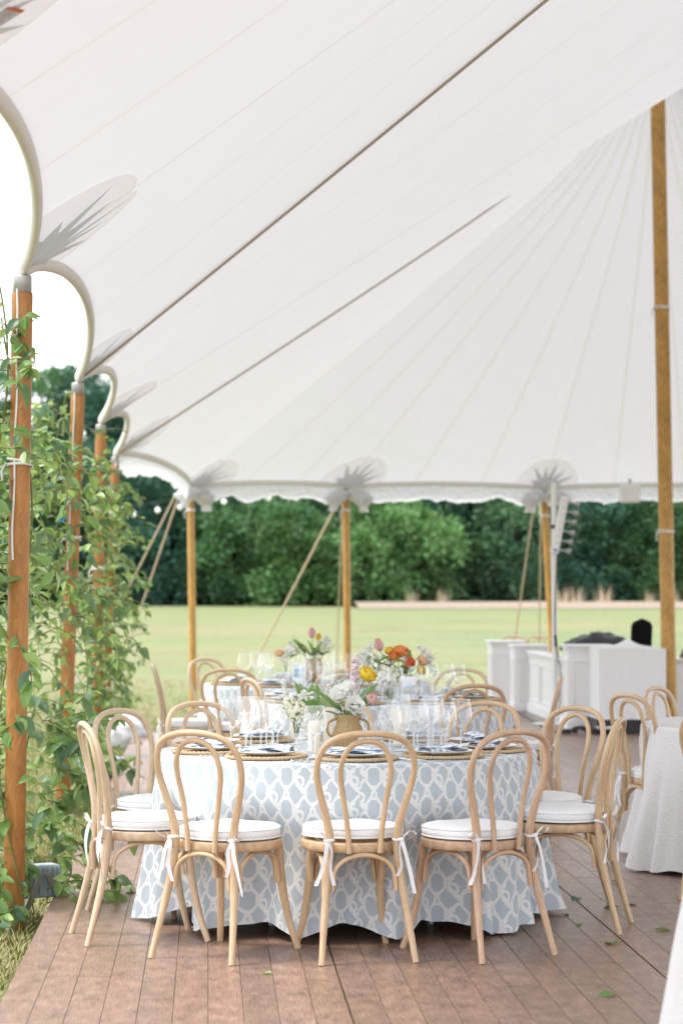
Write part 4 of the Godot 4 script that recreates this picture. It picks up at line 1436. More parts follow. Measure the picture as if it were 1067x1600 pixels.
func bloom(kind: String, seed_: int) -> ArrayMesh:
	var r := RandomNumberGenerator.new()
	r.seed = seed_
	var m := MB.new()
	match kind:
		"ranunculus":
			for layer in 5:
				var n_ := 5 + layer
				for k in n_:
					var t := Transform3D(Basis(Vector3.UP, TAU * k / n_ + layer * 0.6) * Basis(Vector3.RIGHT, 1.15 - layer * 0.27 + r.randfn(0, 0.08)), Vector3(0, 0.006 - layer * 0.002, 0))
					petal(m, t, 0.030 + layer * 0.004, 0.018 + layer * 0.002, 1.0)
		"open":
			for k in 6:
				var t := Transform3D(Basis(Vector3.UP, TAU * k / 6.0 + r.randfn(0, 0.15)) * Basis(Vector3.RIGHT, 0.15 + r.randfn(0, 0.25)), Vector3.ZERO)
				petal(m, t, 0.062, 0.036, 0.8)
			for k in 3:
				petal(m, Transform3D(Basis(Vector3.UP, TAU * k / 3.0) * Basis(Vector3.RIGHT, 0.9), Vector3(0, 0.005, 0)), 0.035, 0.02, 1.0)
		"tulip":
			for k in 6:
				petal(m, Transform3D(Basis(Vector3.UP, TAU * k / 6.0) * Basis(Vector3.RIGHT, 0.75 + 0.1 * (k % 2)), Vector3.ZERO), 0.060, 0.024, 1.0)
		"ball":
			for k in 70:
				var d := Vector3(r.randfn(), r.randfn() * 0.9 + 0.3, r.randfn()).normalized()
				var b := Basis.looking_at(d, Vector3(0.2, 1, 0.1).normalized()) * Basis(Vector3.RIGHT, PI / 2)
				for q in 4:
					petal(m, Transform3D(b * Basis(Vector3.UP, TAU * q / 4.0 + k) * Basis(Vector3.RIGHT, 0.15), d * 0.055), 0.014, 0.009, 0.3)
		"spike":
			for k in 44:
				var h := k / 44.0
				var an := k * 2.4
				var rad := 0.024 * (1.0 - h * 0.6) * r.randf_range(0.7, 1.2)
				var d := Vector3(cos(an), 0.4, sin(an)).normalized()
				var b := Basis.looking_at(d, Vector3.UP) * Basis(Vector3.RIGHT, PI / 2)
				var off := Vector3(r.randfn(0, 0.004), r.randfn(0, 0.004), r.randfn(0, 0.004))
				for q in 4:
					petal(m, Transform3D(b * Basis(Vector3.UP, TAU * q / 4.0 + k) * Basis(Vector3.RIGHT, r.randf() * 0.7), off + Vector3(cos(an) * rad, h * 0.135, sin(an) * rad)), 0.019 * (1.0 - 0.45 * h), 0.011 * (1.0 - 0.4 * h), 0.5)
		"sprig":
			for k in 26:
				var d := Vector3(r.randfn(), absf(r.randfn()) + 0.3, r.randfn()).normalized() * r.randf_range(0.02, 0.055)
				for q in 3:
					petal(m, Transform3D(Basis(Vector3.UP, TAU * q / 3.0 + k) * Basis(Vector3.RIGHT, 0.5), d), 0.011, 0.007, 0.6)
	return m.mesh()

func long_leaf(ln: float, w: float, bend: float) -> ArrayMesh:
	var m := MB.new()
	m.grid(2, 7, func(i: int, j: int):
		var t: float = j / 7.0
		return Vector3((i - 1) * w * sin((t * 0.9 + 0.1) * PI), t * ln - absf(i - 1.0) * -0.004, -bend * t * t), func(i: int, j: int): return Vector2(i, j), Vector3.ZERO)
	return m.mesh()

func frond(ln: float) -> ArrayMesh:
	var m := MB.new()
	var spine := PackedVector3Array()
	for k in 9:
		var t := k / 8.0
		spine.append(Vector3(0, t * ln * 0.9, -0.35 * ln * t * t))
	m.tube(spine, 0.0015, 4)
	for k in 18:
		var t := 0.15 + 0.83 * k / 17.0
		var p := Vector3(0, t * ln * 0.9, -0.35 * ln * t * t)
		var w := 0.045 * sin(clampf(1.12 - t, 0, 1) * PI * 0.62) + 0.006
		for s in [-1.0, 1.0]:
			var tip := p + Vector3(s * w, 0.014, -0.012)
			var n0 := Vector3(0, 0.3, 1).normalized()
			var a := m.vert(p + Vector3(0, -0.0042, 0), n0)
			var b := m.vert(p + Vector3(s * w * 0.5, 0.001, -0.005), n0)
			var c := m.vert(tip, n0)
			var d := m.vert(p + Vector3(s * w * 0.5, 0.013, -0.005), n0)
			m.quad(a, b, c, d)
	return m.mesh()

func bouquet(label: String, at: Vector3, items: Array, seed_: int) -> void:
	# items: [bloom kind, petal material, head position, scale, tilt]
	var o := thing("bouquet", label, "flowers", at)
	var n_ := 0
	for e in items:
		n_ += 1
		var head: Vector3 = e[2]
		if e[0] == "leaf" or e[0] == "fern" or e[0] == "round":
			var mesh: ArrayMesh = frond(e[3]) if e[0] == "fern" else (long_leaf(e[3], 0.016, 0.05) if e[0] == "leaf" else leaf_mesh(e[3], e[3] * 0.33, 0.2))
			var lf := obj("leaf", mesh, M[e[1]], o, head)
			if e[0] == "round": lf.rotation = Vector3(0.5, e[4], 0)
			else: lf.rotation = Vector3(0.0, e[4], 0) + Vector3(-0.35 if n_ % 2 else -0.55, 0, 0)
			continue
		var st := MB.new()
		st.tube(PackedVector3Array([Vector3(head.x * 0.1, -0.06, head.z * 0.1), Vector3(head.x * 0.5, head.y * 0.5, head.z * 0.5), head]), 0.0022, 5)
		obj("stem", st, M.leaf_mid, o)
		var f := obj("flower", bloom(e[0], seed_ + n_), M[e[1]], o, head)
		var lean := Vector3(head.x, 0.12, head.z + 0.03).normalized()
		var axis := Vector3.UP.cross(lean)
		if axis.length() > 0.01: f.basis = Basis(axis.normalized(), Vector3.UP.angle_to(lean) * e[4])
		f.scale = Vector3(e[3], e[3], e[3])

func build_table_things() -> void:
	make_ware()
	var c1 := Vector3(0.615, 0, -10.20)
	var c2 := Vector3(0.79, 0, -16.9)
	var c3 := Vector3(1.06, 0, -14.55)
	banquet_table("round folding table hidden under the near blue cloth", "pale blue cloth with cream trellis print on the near round table", c1, 0.835, [-31.0, -2.0, 24.0, -66.0, 69.0, -106.0, 108.0, -145.0, 144.0, 180.0], M.trellis_cloth, 3, 1.0, 0.062, 0.03)
	banquet_table("round folding table hidden under the far left blue cloth", "pale blue trellis cloth on the far left round table", c2, 0.835, [-20.0, -45.0, 8.0, 70.0, 120.0, 180.0], M.trellis_cloth, 9, 1.0)
	banquet_table("round folding table hidden under the middle blue cloth", "pale blue trellis cloth on the middle round table before the bar", c3, 0.835, [-60.0, 18.0, 62.0, 150.0, -120.0], M.trellis_cloth, 14, 1.0)
	banquet_table("round folding table hidden under the white textured cloth at the right", "white tufted cloth on the round table at the right edge", Vector3(3.10, 0, -11.95), 0.835, [-100.0, -140.0, -40.0], M.tufted_cloth, 21, 1.0, 0.14)
	banquet_table("round folding table hidden under the nearest white cloth", "white tufted cloth cut off by the lower right corner, nearest the camera", Vector3(2.045, 0, -5.74), 0.835, [150.0, 90.0], M.tufted_cloth, 33, 1.0, 0.07)
	var p1 := {-36: "front left", 0: "front middle", 36: "front right", -72: "left", 72: "right", -108: "rear left", 108: "rear right", -144: "far left", 144: "far right", 180: "farthest"}
	var k := 0
	for d in p1:
		var gl := [[0, 0.13, 0.40], [1, 0.22, 0.33], [3, -0.06, 0.42]]
		if d in [-72, -108, -144]: gl = [[0, 0.10, 0.42], [1, 0.20, 0.36], [2, 0.02, 0.50]]
		if d in [72, 108, 144]: gl = [[0, -0.05, 0.46], [1, -0.16, 0.36], [2, -0.10, 0.56], [3, 0.10, 0.44]]
		if d == 0: gl = [[1, 0.15, 0.36], [3, 0.06, 0.42]]
		if d == 36: gl = [[1, 0.03, 0.40], [2, 0.14, 0.37]]
		if d == -36: gl = [[1, 0.18, 0.30], [2, -0.20, 0.34], [3, 0.06, 0.40]]
		setting(c1, 0.835, d, p1[d], "near blue table", true, k, gl)
		k += 1
	for tb in [[c2, "far left blue table", 15.0], [c3, "middle blue table", 30.0]]:
		var names8 := ["front", "front right", "right", "rear right", "rear", "rear left", "left", "front left"]
		for q in 8:
			var deg: float = q * 45.0 + tb[2]
			setting(tb[0], 0.835, deg, names8[q], tb[1], false, q, [[0, 0.12, 0.40], [1, 0.02, 0.44], [2, 0.21, 0.33]] if q % 2 == 0 else [[0, 0.12, 0.40], [1, 0.21, 0.35], [3, -0.05, 0.43]])
	# centre of the near table
	var y := TT + 0.002
	hurricane(Vector3(0.455, y, -9.93), 0.135, 0.20, 0.042, "left of the ribbed vase, in a short cylinder")
	hurricane(Vector3(0.545, y, -10.42), 0.165, 0.26, 0.044, "behind and left of the ribbed vase")
	hurricane(Vector3(0.855, y, -10.30), 0.165, 0.265, 0.047, "right of the ribbed vase, the tallest")
	var v := thing("ribbed_vase", "tan ribbed rattan vase in the middle of the near blue table", "vase", Vector3(0.605, y, -10.0))
	var m := MB.new()
	m.lathe([Vector2(0, 0.002), Vector2(0.045, 0.002), Vector2(0.058, 0.02), Vector2(0.066, 0.055), Vector2(0.060, 0.095), Vector2(0.048, 0.125), Vector2(0.047, 0.14), Vector2(0.057, 0.163), Vector2(0.052, 0.164), Vector2(0.042, 0.14), Vector2(0.042, 0.10)], 96, Transform3D(), 0.075, 14)
	obj("body", m, M.rattan, v)
	for s in [-1.0, 1.0]:
		m = MB.new()
		m.tube(smooth_path([Vector3(s * 0.052, 0.145, 0), Vector3(s * 0.085, 0.125, 0), Vector3(s * 0.088, 0.085, 0), Vector3(s * 0.064, 0.06, 0)], 4), 0.006, 7)
		obj("handle", m, M.rattan, v)
	bouquet("white blooms, yellow ranunculus and a lilac spike in the ribbed vase", Vector3(0.605, y + 0.155, -10.0), [
		["open", "petal_white", Vector3(-0.035, 0.075, 0.05), 0.95, 1.3], ["open", "petal_white", Vector3(0.020, 0.035, 0.07), 0.95, 1.7], ["open", "petal_white", Vector3(-0.005, 0.10, 0.02), 0.8, 0.8],
		["fern", "fern", Vector3(-0.03, 0.02, 0.02), 0.15, 1.2], ["fern", "fern", Vector3(0.04, 0.03, 0.0), 0.14, -1.0], ["ranunculus", "petal_yellow", Vector3(0.068, 0.155, 0.02), 1.25, 1.0], ["spike", "petal_lilac", Vector3(0.025, 0.13, -0.04), 0.95, 0.3], ["ranunculus", "petal_pink", Vector3(0.085, 0.06, 0.02), 0.9, 1.3], ["sprig", "petal_white", Vector3(-0.075, 0.09, -0.02), 0.8, 1.0],
		["round", "leaf_dark", Vector3(-0.03, 0.02, 0.03), 0.085, 0.9], ["round", "leaf_dark", Vector3(0.03, 0.02, 0.03), 0.085, -0.5], ["round", "leaf_dark", Vector3(-0.04, 0.0, 0.02), 0.075, 1.6], ["round", "leaf_mid", Vector3(0.05, 0.05, 0.0), 0.085, -1.3], ["round", "leaf_dark", Vector3(0.08, 0.04, 0.0), 0.07, -1.8], ["round", "leaf_mid", Vector3(0.0, 0.0, 0.04), 0.08, 0.1], ["round", "leaf_dark", Vector3(0.015, 0.03, 0.035), 0.09, 3.4]], 400)
	for e in [[Vector3(0.395, y, -10.35), "glass vase of white stock on the left of the near blue table"], [Vector3(0.475, y, -10.50), "glass vase of fern on the left of the near blue table, behind the stock"]]:
		var g := MB.new()
		g.lathe([Vector2(0, 0.003), Vector2(0.030, 0.003), Vector2(0.036, 0.012), Vector2(0.038, 0.13)], 24)
		tag(obj("bud_vase", g, M.glass, null, e[0]), e[1], "vase")
	bouquet("tall white stock flowers in the left glass vase of the near blue table", Vector3(0.395, y + 0.10, -10.35), [["ball", "petal_cream", Vector3(0.005, 0.055, 0.02), 0.95, 0.6], ["ball", "petal_cream", Vector3(-0.03, 0.085, 0.01), 0.7, 0.6], ["ball", "petal_white", Vector3(0.035, 0.02, 0.03), 0.75, 0.9], ["spike", "petal_white", Vector3(-0.045, 0.11, 0.0), 0.7, 0.5], ["sprig", "petal_white", Vector3(0.03, 0.10, 0.01), 1.0, 0.5], ["round", "leaf_mid", Vector3(0, 0.01, 0.03), 0.09, 0.3], ["round", "leaf_mid", Vector3(0.02, 0.0, 0.02), 0.08, -0.9]], 430)
	bouquet("green fern fronds and a long leaf in the second glass vase", Vector3(0.475, y + 0.10, -10.50), [["fern", "fern", Vector3(0.0, 0.02, 0.03), 0.20, 0.5], ["fern", "fern", Vector3(0.01, 0.03, 0.03), 0.21, -0.6], ["fern", "fern", Vector3(0.01, 0.03, 0.05), 0.18, 0.0], ["fern", "leaf_mid", Vector3(0.02, 0, 0.01), 0.15, -1.4], ["fern", "fern", Vector3(-0.02, 0, 0.02), 0.14, 1.4], ["leaf", "leaf_mid", Vector3(0.02, 0.02, 0.02), 0.25, -1.0], ["leaf", "leaf_mid", Vector3(0.0, 0.02, 0.02), 0.2, 0.9], ["leaf", "leaf_dark", Vector3(0.0, 0, 0.02), 0.15, 0.6]], 450)
	# far left table
	v = thing("clay_vase", "tan lobed vase on the far left blue table beside the card", "vase", Vector3(0.775, y, -17.05))
	m = MB.new()
	m.lathe([Vector2(0, 0.002), Vector2(0.05, 0.002), Vector2(0.068, 0.04), Vector2(0.075, 0.09), Vector2(0.062, 0.14), Vector2(0.050, 0.155), Vector2(0.056, 0.175), Vector2(0.05, 0.175), Vector2(0.044, 0.15)], 48, Transform3D(), 0.07, 8)
	obj("body", m, M.rattan, v)
	bouquet("pink and yellow tulips with white blossom in the tan vase", Vector3(0.775, y + 0.165, -17.05), [["tulip", "petal_pink", Vector3(-0.01, 0.16, 0.02), 1.2, 0.4], ["tulip", "petal_yellow", Vector3(0.035, 0.14, 0), 0.9, 0.5], ["sprig", "petal_white", Vector3(0.08, 0.10, 0.02), 1.4, 0.8], ["spike", "petal_white", Vector3(-0.12, 0.06, 0.0), 0.8, 0.8], ["spike", "petal_cream", Vector3(0.07, 0.07, 0.02), 0.9, 0.6], ["leaf", "leaf_mid", Vector3(0.02, 0, 0.02), 0.20, 0.4], ["leaf", "leaf_mid", Vector3(-0.02, 0, 0.02), 0.18, 1.6], ["leaf", "leaf_dark", Vector3(0.05, 0, 0.02), 0.16, -1.2], ["round", "leaf_dark", Vector3(0.04, 0.05, 0.04), 0.10, -0.4], ["round", "leaf_dark", Vector3(0.05, 0.03, 0.03), 0.10, -1.4], ["round", "leaf_mid", Vector3(-0.04, 0.06, 0.03), 0.10, 1.4], ["round", "leaf_mid", Vector3(-0.06, 0.09, 0.0), 0.09, 2.0], ["leaf", "fern", Vector3(-0.05, 0, 0.0), 0.22, 2.0], ["fern", "fern", Vector3(-0.03, 0.03, 0.03), 0.2, 0.8], ["fern", "leaf_mid", Vector3(0.03, 0.02, 0.03), 0.18, -0.6], ["round", "leaf_dark", Vector3(0.0, 0.02, 0.05), 0.11, 0.2], ["round", "leaf_mid", Vector3(0.02, 0.06, 0.04), 0.11, 2.6]], 470)
	var gv := MB.new()
	gv.lathe([Vector2(0, 0.003), Vector2(0.034, 0.003), Vector2(0.038, 0.012), Vector2(0.036, 0.16)], 24)
	tag(obj("bud_vase", gv, M.glass, null, Vector3(0.575, y, -17.0)), "glass vase of peach and white blooms on the far left blue table", "vase")
	bouquet("peach and white blooms low in a glass vase on the far left table", Vector3(0.575, y + 0.14, -17.0), [["ranunculus", "petal_peach", Vector3(-0.045, 0.05, 0.02), 1.1, 0.8], ["open", "petal_white", Vector3(0.015, 0.07, 0.03), 0.9, 1.0], ["sprig", "petal_white", Vector3(-0.02, 0.02, 0.04), 1.0, 1.0], ["round", "leaf_mid", Vector3(0.03, 0.04, 0.02), 0.09, -0.7], ["round", "leaf_pale", Vector3(0.05, 0.05, 0.0), 0.08, -1.7]], 490)
	card("small white card with a blue seaside painting on the far left table", Vector3(0.66, y, -16.85), M.card_print, 0.10, 0.15)
	# middle table
	m = MB.new()
	m.lathe([Vector2(0, 0.002), Vector2(0.05, 0.002), Vector2(0.055, 0.012), Vector2(0.10, 0.05), Vector2(0.115, 0.085), Vector2(0.110, 0.085), Vector2(0.09, 0.05), Vector2(0, 0.03)], 36)
	tag(obj("flower_bowl", m, M.cut_glass, null, Vector3(1.17, y, -14.62)), "grey glass bowl under the big bouquet on the middle blue table", "bowl")
	var it := [["ball", "petal_white", Vector3(-0.07, 0.06, 0.09), 1.25, 0.9], ["ball", "petal_cream", Vector3(0.03, 0.07, 0.09), 1.05, 1.1], ["ball", "petal_cream", Vector3(-0.04, 0.14, 0.06), 1.0, 0.8], ["ranunculus", "petal_orange", Vector3(0.04, 0.215, 0.05), 1.5, 0.6], ["ranunculus", "petal_orange", Vector3(0.00, 0.20, 0.07), 1.2, 1.0], ["ranunculus", "petal_coral", Vector3(0.08, 0.165, 0.09), 1.2, 1.2], ["ranunculus", "petal_yellow", Vector3(-0.02, 0.225, 0.03), 1.1, 0.6], ["tulip", "petal_pink", Vector3(-0.08, 0.25, 0.02), 1.3, 0.5], ["ranunculus", "petal_peach", Vector3(0.165, 0.17, 0.02), 1.15, 0.9], ["ranunculus", "petal_yellow", Vector3(0.15, 0.12, 0.07), 1.05, 1.1], ["ranunculus", "petal_white", Vector3(0.06, 0.19, 0.10), 0.7, 1.3], ["ranunculus", "petal_white", Vector3(0.03, 0.13, 0.12), 0.6, 1.3]]
	for e in [Vector3(-0.17, 0.20, 0.0), Vector3(-0.13, 0.16, 0.04), Vector3(-0.19, 0.14, 0.0), Vector3(0.17, 0.22, -0.03), Vector3(0.20, 0.20, -0.02), Vector3(0.21, 0.13, 0.0), Vector3(-0.11, 0.24, -0.03)]: it.append(["sprig", "petal_white", e, 1.3, 1.0])
	for q in 22:
		var an := q * 2.4
		it.append(["round", ["leaf_mid", "leaf_dark", "fern", "leaf_light"][q % 4], Vector3(cos(an) * 0.10, 0.07 + 0.006 * q, sin(an) * 0.07), 0.10, an])
	for q in 5: it.append(["leaf", "fern", Vector3(-0.15 + q * 0.08, 0.14, 0.0), 0.15, q * 1.1])
	bouquet("large bouquet of orange, coral, yellow, pink and white flowers on the middle table", Vector3(1.17, y + 0.05, -14.62), it, 510)
	card("small white card with a warm seaside painting on the middle table", Vector3(1.245, y, -14.30), M.card_print_warm, 0.095, 0.15)
	tumbler(Vector3(1.20, y, -14.22), "cut-glass tumbler left of the painted card on the middle table", "tumblers on the middle blue table")
	tumbler(Vector3(1.285, y, -14.18), "cut-glass tumbler before the painted card on the middle table", "tumblers on the middle blue table")
	# a glass on the white table at the right
	tumbler(Vector3(2.78, y, -12.25), "cut-glass tumbler alone on the white textured table", "")

func card(label: String, at: Vector3, m_: Material, w: float, h: float) -> void:
	var o := thing("table_card", label, "card", at, 0.06)
	var b := MB.new()
	b.box(Vector3(w, h, 0.008), Transform3D(Basis(Vector3.RIGHT, -0.08), Vector3(0, h * 0.5 + 0.002, 0)), 0.001)
	obj("board", b, M.white_plastic, o)
	var f := MB.new()
	f.grid(1, 1, func(i: int, j: int): return Basis(Vector3.RIGHT, -0.08) * Vector3((i - 0.5) * (w - 0.004), (j - 0.5) * (h - 0.004), 0.0062) + Vector3(0, h * 0.5 + 0.002, 0), func(i: int, j: int): return Vector2(i, 1 - j), Vector3.BACK)
	obj("painted_face", f, m_, o)

# ---------------------------------------------------------------- bar, booth and stand
func pedestal(label: String, at: Vector3, w: float, d: float, h: float) -> void:
	var o := thing("bar_pedestal", label, "bar", at, 0.0, "white bar pedestals")
	var m := MB.new()
	m.bx(0, h * 0.5, 0, w, h, d, 0.006)
	obj("body", m, M.white_paint, o)
	m = MB.new()
	m.bx(0, h + 0.011, 0, w + 0.06, 0.022, d + 0.06, 0.008)
	m.bx(0, h - 0.014, 0, w + 0.03, 0.026, d + 0.03, 0.008)
	m.bx(0, h - 0.045, 0, w + 0.015, 0.016, d + 0.015, 0.005)
	obj("cap_moulding", m, M.white_paint, o)
	m = MB.new()
	m.bx(0, 0.05, 0, w + 0.03, 0.10, d + 0.03, 0.008)
	obj("plinth", m, M.white_paint, o)
	# raised frame of the recessed panel on the face towards us and on the left face
	for side in 2:
		m = MB.new()
		var ww := (w if side == 0 else d) - 0.10
		var hh := h - 0.26
		for e in [[0.0, hh * 0.5, ww, 0.022], [0.0, -hh * 0.5, ww, 0.022], [-ww * 0.5, 0.0, 0.022, hh + 0.022], [ww * 0.5, 0.0, 0.022, hh + 0.022]]:
			m.box(Vector3(e[2] - (0.023 if e[3] < 0.03 else 0.0), e[3], 0.014), Transform3D(Basis(), Vector3(e[0], e[1], 0)), 0.005)
		var f := obj("panel_frame", m, M.white_paint, o, Vector3(0, h * 0.5 - 0.01, d * 0.5 + 0.004) if side == 0 else Vector3(-w * 0.5 - 0.004, h * 0.5 - 0.01, 0))
		if side == 1: f.rotation.y = -PI / 2

func build_bar() -> void:
	pedestal("white panelled bar pedestal furthest left, standing alone against the lawn", Vector3(3.565, DK, -27.6), 0.38, 0.42, 0.76)
	pedestal("second white bar pedestal, joined to the long panelled bar front", Vector3(3.70, DK, -26.55), 0.38, 0.40, 0.74)
	pedestal("third white bar pedestal, beside the cloth-covered booth", Vector3(3.82, DK, -23.15), 0.44, 0.34, 0.83)
	# long low bar front running away from us
	var o := thing("bar_counter", "long low white bar front with recessed panels between two pedestals", "bar", Vector3(3.66, DK, -24.82))
	var m := MB.new()
	m.bx(0.05, 0.335, 0, 0.10, 0.67, 2.94, 0.004)
	obj("body", m, M.white_paint, o)
	m = MB.new()
	m.bx(0.05, 0.685, 0, 0.17, 0.028, 2.94, 0.008)
	m.bx(0.05, 0.655, 0, 0.135, 0.026, 2.94, 0.006)
	obj("top_moulding", m, M.white_paint, o)
	m = MB.new()
	m.bx(-0.012, 0.055, 0, 0.024, 0.11, 2.94, 0.006)
	obj("base_board", m, M.white_paint, o)
	for k in 3:
		m = MB.new()
		for e in [[0.0, 0.20, 0.80, 0.022], [0.0, -0.20, 0.80, 0.022], [-0.41, 0.0, 0.022, 0.42], [0.41, 0.0, 0.022, 0.42]]:
			m.box(Vector3(0.014, e[3], e[2]), Transform3D(Basis(), Vector3(0, e[1], e[0])), 0.005)
		obj("panel_frame", m, M.white_paint, o, Vector3(-0.006, 0.36, -0.97 + k * 0.97))
	# right-hand bar front beyond the centre pole
	o = thing("bar_counter", "white panelled bar front at the right edge, beyond the centre pole", "bar", Vector3(5.6, DK, -23.7))
	m = MB.new()
	m.bx(0, 0.33, 0, 1.55, 0.66, 0.12, 0.004)
	obj("body", m, M.white_paint, o)
	m = MB.new()
	m.bx(0, 0.678, 0, 1.60, 0.028, 0.19, 0.008)
	m.bx(0, 0.648, 0, 1.57, 0.026, 0.155, 0.006)
	obj("top_moulding", m, M.white_paint, o)
	m = MB.new()
	for e in [[0.0, 0.19, 1.3, 0.022], [0.0, -0.20, 1.3, 0.022], [-0.66, 0.0, 0.022, 0.40], [0.66, 0.0, 0.022, 0.40]]:
		m.box(Vector3(e[2], e[3], 0.014), Transform3D(Basis(), Vector3(e[0], e[1], 0)), 0.005)
	obj("panel_frame", m, M.white_paint, o, Vector3(0, 0.36, 0.064))
	m = MB.new()
	m.bx(0, 0.022, 0, 0.34, 0.044, 0.24, 0.008)
	var kb := thing("control_box", "low black control box on the right-hand bar front", "control box", Vector3(5.08, DK + 0.694, -23.75))
	obj("case", m, M.black_plastic, kb)
	m = MB.new()
	for k in 4: m.lathe([Vector2(0.012, 0.044), Vector2(0.011, 0.06), Vector2(0, 0.06)], 10, Transform3D(Basis(), Vector3(-0.12 + k * 0.08, 0, 0.04)))
	m.bx(-0.14, 0.06, -0.08, 0.03, 0.05, 0.03, 0.006)
	obj("knob", m, M.dark_grey, kb)
	# covered booth
	o = thing("music_booth", "square booth under a pale grey stretch cover with a peaked top", "booth", Vector3(4.135, DK, -22.68))
	m = MB.new()
	var nz := noise(61, 2.2, 3)
	for face in 4:
		var ang := face * PI / 2
		var w: float = 0.66
		var dp: float = 0.66
		m.grid(20, 18, func(i: int, j: int):
			var f: float = i / 20.0 - 0.5
			var g: float = j / 18.0
			# drape creases that fan from the middle of the hem
			var dx := f + 0.12
			var cr := 0.010 * sin(dx * 26.0 / (0.3 + g)) * (1.0 - g) * exp(-dx * dx * 12.0) * smoothstep(0.0, 0.25, 1.0 - g)
			var p := Vector3(f * w, 0.14 + g * 0.69, dp * 0.5 + cr + 0.006 * nz.get_noise_2d(f * 2.0 + face * 3, g) * sin(PI * (f + 0.5)))
			return p.rotated(Vector3.UP, ang), func(i: int, j: int): return Vector2(i / 20.0, j / 18.0), Vector3.BACK.rotated(Vector3.UP, ang))
	obj("cover_side", m, M.white_cotton, o)
	m = MB.new()
	m.grid(20, 20, func(i: int, j: int):
		var x: float = (i / 20.0 - 0.5) * 0.66
		var z: float = (j / 20.0 - 0.5) * 0.66
		var d := Vector2(x - 0.02, z + 0.05).length()
		var edge := clampf(minf(0.33 - absf(x), 0.33 - absf(z)) / 0.05, 0.0, 1.0)
		return Vector3(x, 0.83 + 0.006 * edge + 0.105 * exp(-d / 0.085) * edge, z), func(i: int, j: int): return Vector2(i / 20.0, j / 20.0), Vector3.UP)
	obj("cover_top", m, M.white_cotton, o)
	m = MB.new()
	m.bx(0.05, 0.07, 0, 0.80, 0.139, 0.60, 0.004)
	obj("base", m, M.black_plastic, o)
	# riser skirt behind
	m = MB.new()
	m.bx(0, 0.06, 0, 0.9, 0.118, 0.5, 0.004)
	tag(obj("floor_case", m, M.black_foam, null, Vector3(5.15, DK, -22.75)), "low black case on the deck right of the covered booth", "case")
	# black tarp over equipment
	o = thing("black_tarp", "glossy black tarp bunched over gear behind the booth", "tarp", Vector3(4.05, DK + 0.76, -24.0))
	m = MB.new()
	m.grid(40, 16, func(i: int, j: int):
		var f: float = i / 40.0
		var g: float = j / 16.0
		var x := (f - 0.5) * 0.70
		var z := (g - 0.5) * 0.5
		var hh := 0.205 * pow(sin(PI * clampf(f * 0.9 + 0.05, 0, 1)), 0.5) * pow(sin(PI * g), 0.45) * (0.72 + 0.4 * f)
		hh *= 1.0 + 0.16 * nz.get_noise_2d(x * 1.0 + z * 1.2, z * 0.8 - x * 0.8)
		return Vector3(x + 0.03 * nz.get_noise_2d(z * 2, x), hh + 0.016 * sin(x * 17.0 + z * 22.0 + 3.0 * nz.get_noise_2d(x * 2.0, z * 2.0)) * sin(PI * g), z), func(i: int, j: int): return Vector2(i, j), Vector3.UP)
	obj("sheet", m, M.black_vinyl, o)
	m = MB.new()
	m.bx(0, -0.40, 0, 0.62, 0.715, 0.42, 0.01)
	obj("covered_rack", m, M.black_plastic, o)
	# rounded black upright
	o = thing("black_speaker", "narrow black rounded upright speaker standing behind the booth", "speaker", Vector3(4.53, DK, -24.05))
	m = MB.new()
	m.grid(24, 14, func(i: int, j: int):
		var a: float = TAU * i / 24.0
		var g: float = j / 14.0
		var taper := 1.0 if g < 0.84 else sqrt(maxf(0.0, 1.0 - pow((g - 0.84) / 0.16, 2.0) * 0.98))
		var cx: float = signf(cos(a)) * pow(absf(cos(a)), 0.6)
		var cz: float = signf(sin(a)) * pow(absf(sin(a)), 0.6)
		return Vector3(cx * 0.11 * taper + 0.02 * g, 0.55 + g * 0.55 - (0.0 if g < 0.99 else 0.002), cz * 0.07 * taper), func(i: int, j: int): return Vector2(i, j), Vector3.ZERO)
	m.fix(Vector3(0, 0.8, 0))
	obj("foam_cabinet", m, M.black_foam, o)
	m = MB.new()
	m.tube(PackedVector3Array([Vector3(0, 0, 0), Vector3(0, 0.56, 0)]), 0.02, 10)
	m.lathe([Vector2(0, 0.02), Vector2(0.18, 0.015), Vector2(0.18, 0.0), Vector2(0, 0)], 24)
	obj("stand", m, M.black_plastic, o)
	# white lamp stand
	o = thing("lamp_stand", "white stand with a tilted bar of six small chrome spotlights", "light stand", Vector3(3.60, DK, -23.86))
	m = MB.new()
	m.tube(PackedVector3Array([Vector3(0, 0.0, 0), Vector3(-0.005, 1.2, 0), Vector3(-0.01, 2.52, 0)]), 0.029, 14)
	obj("pole", m, M.white_paint, o)
	m = MB.new()
	m.lathe([Vector2(0, 0), Vector2(0.24, 0), Vector2(0.24, 0.014), Vector2(0.03, 0.03), Vector2(0, 0.03)], 28)
	obj("base_plate", m, M.white_paint, o)
	m = MB.new()
	m.bx(-0.005, 2.06, 0.0, 0.07, 0.045, 0.07, 0.008)
	obj("clamp", m, M.dark_grey, o)
	m = MB.new()
	m.bx(0.04, 2.12, 0.0, 0.12, 0.03, 0.05, 0.006)
	obj("bracket", m, M.white_paint, o)
	var tilt := -0.19
	m = MB.new()
	m.bx(0, 0, 0, 0.085, 0.60, 0.05, 0.012)
	var bar := obj("lamp_bar", m, M.white_paint, o, Vector3(0.045, 2.075, 0.05))
	bar.rotation.z = tilt
	m = MB.new()
	for k in 7: m.bx(0.005, 0.26 - k * 0.075, 0.0265, 0.008, 0.014, 0.003, 0.001)
	obj("slots", m, M.dark_grey, bar)
	m = MB.new()
	m.bx(0.0, -0.262, 0.03, 0.045, 0.022, 0.012, 0.003)
	obj("blue_tie", m, M.blue_tape, bar)
	var lp := MB.new()
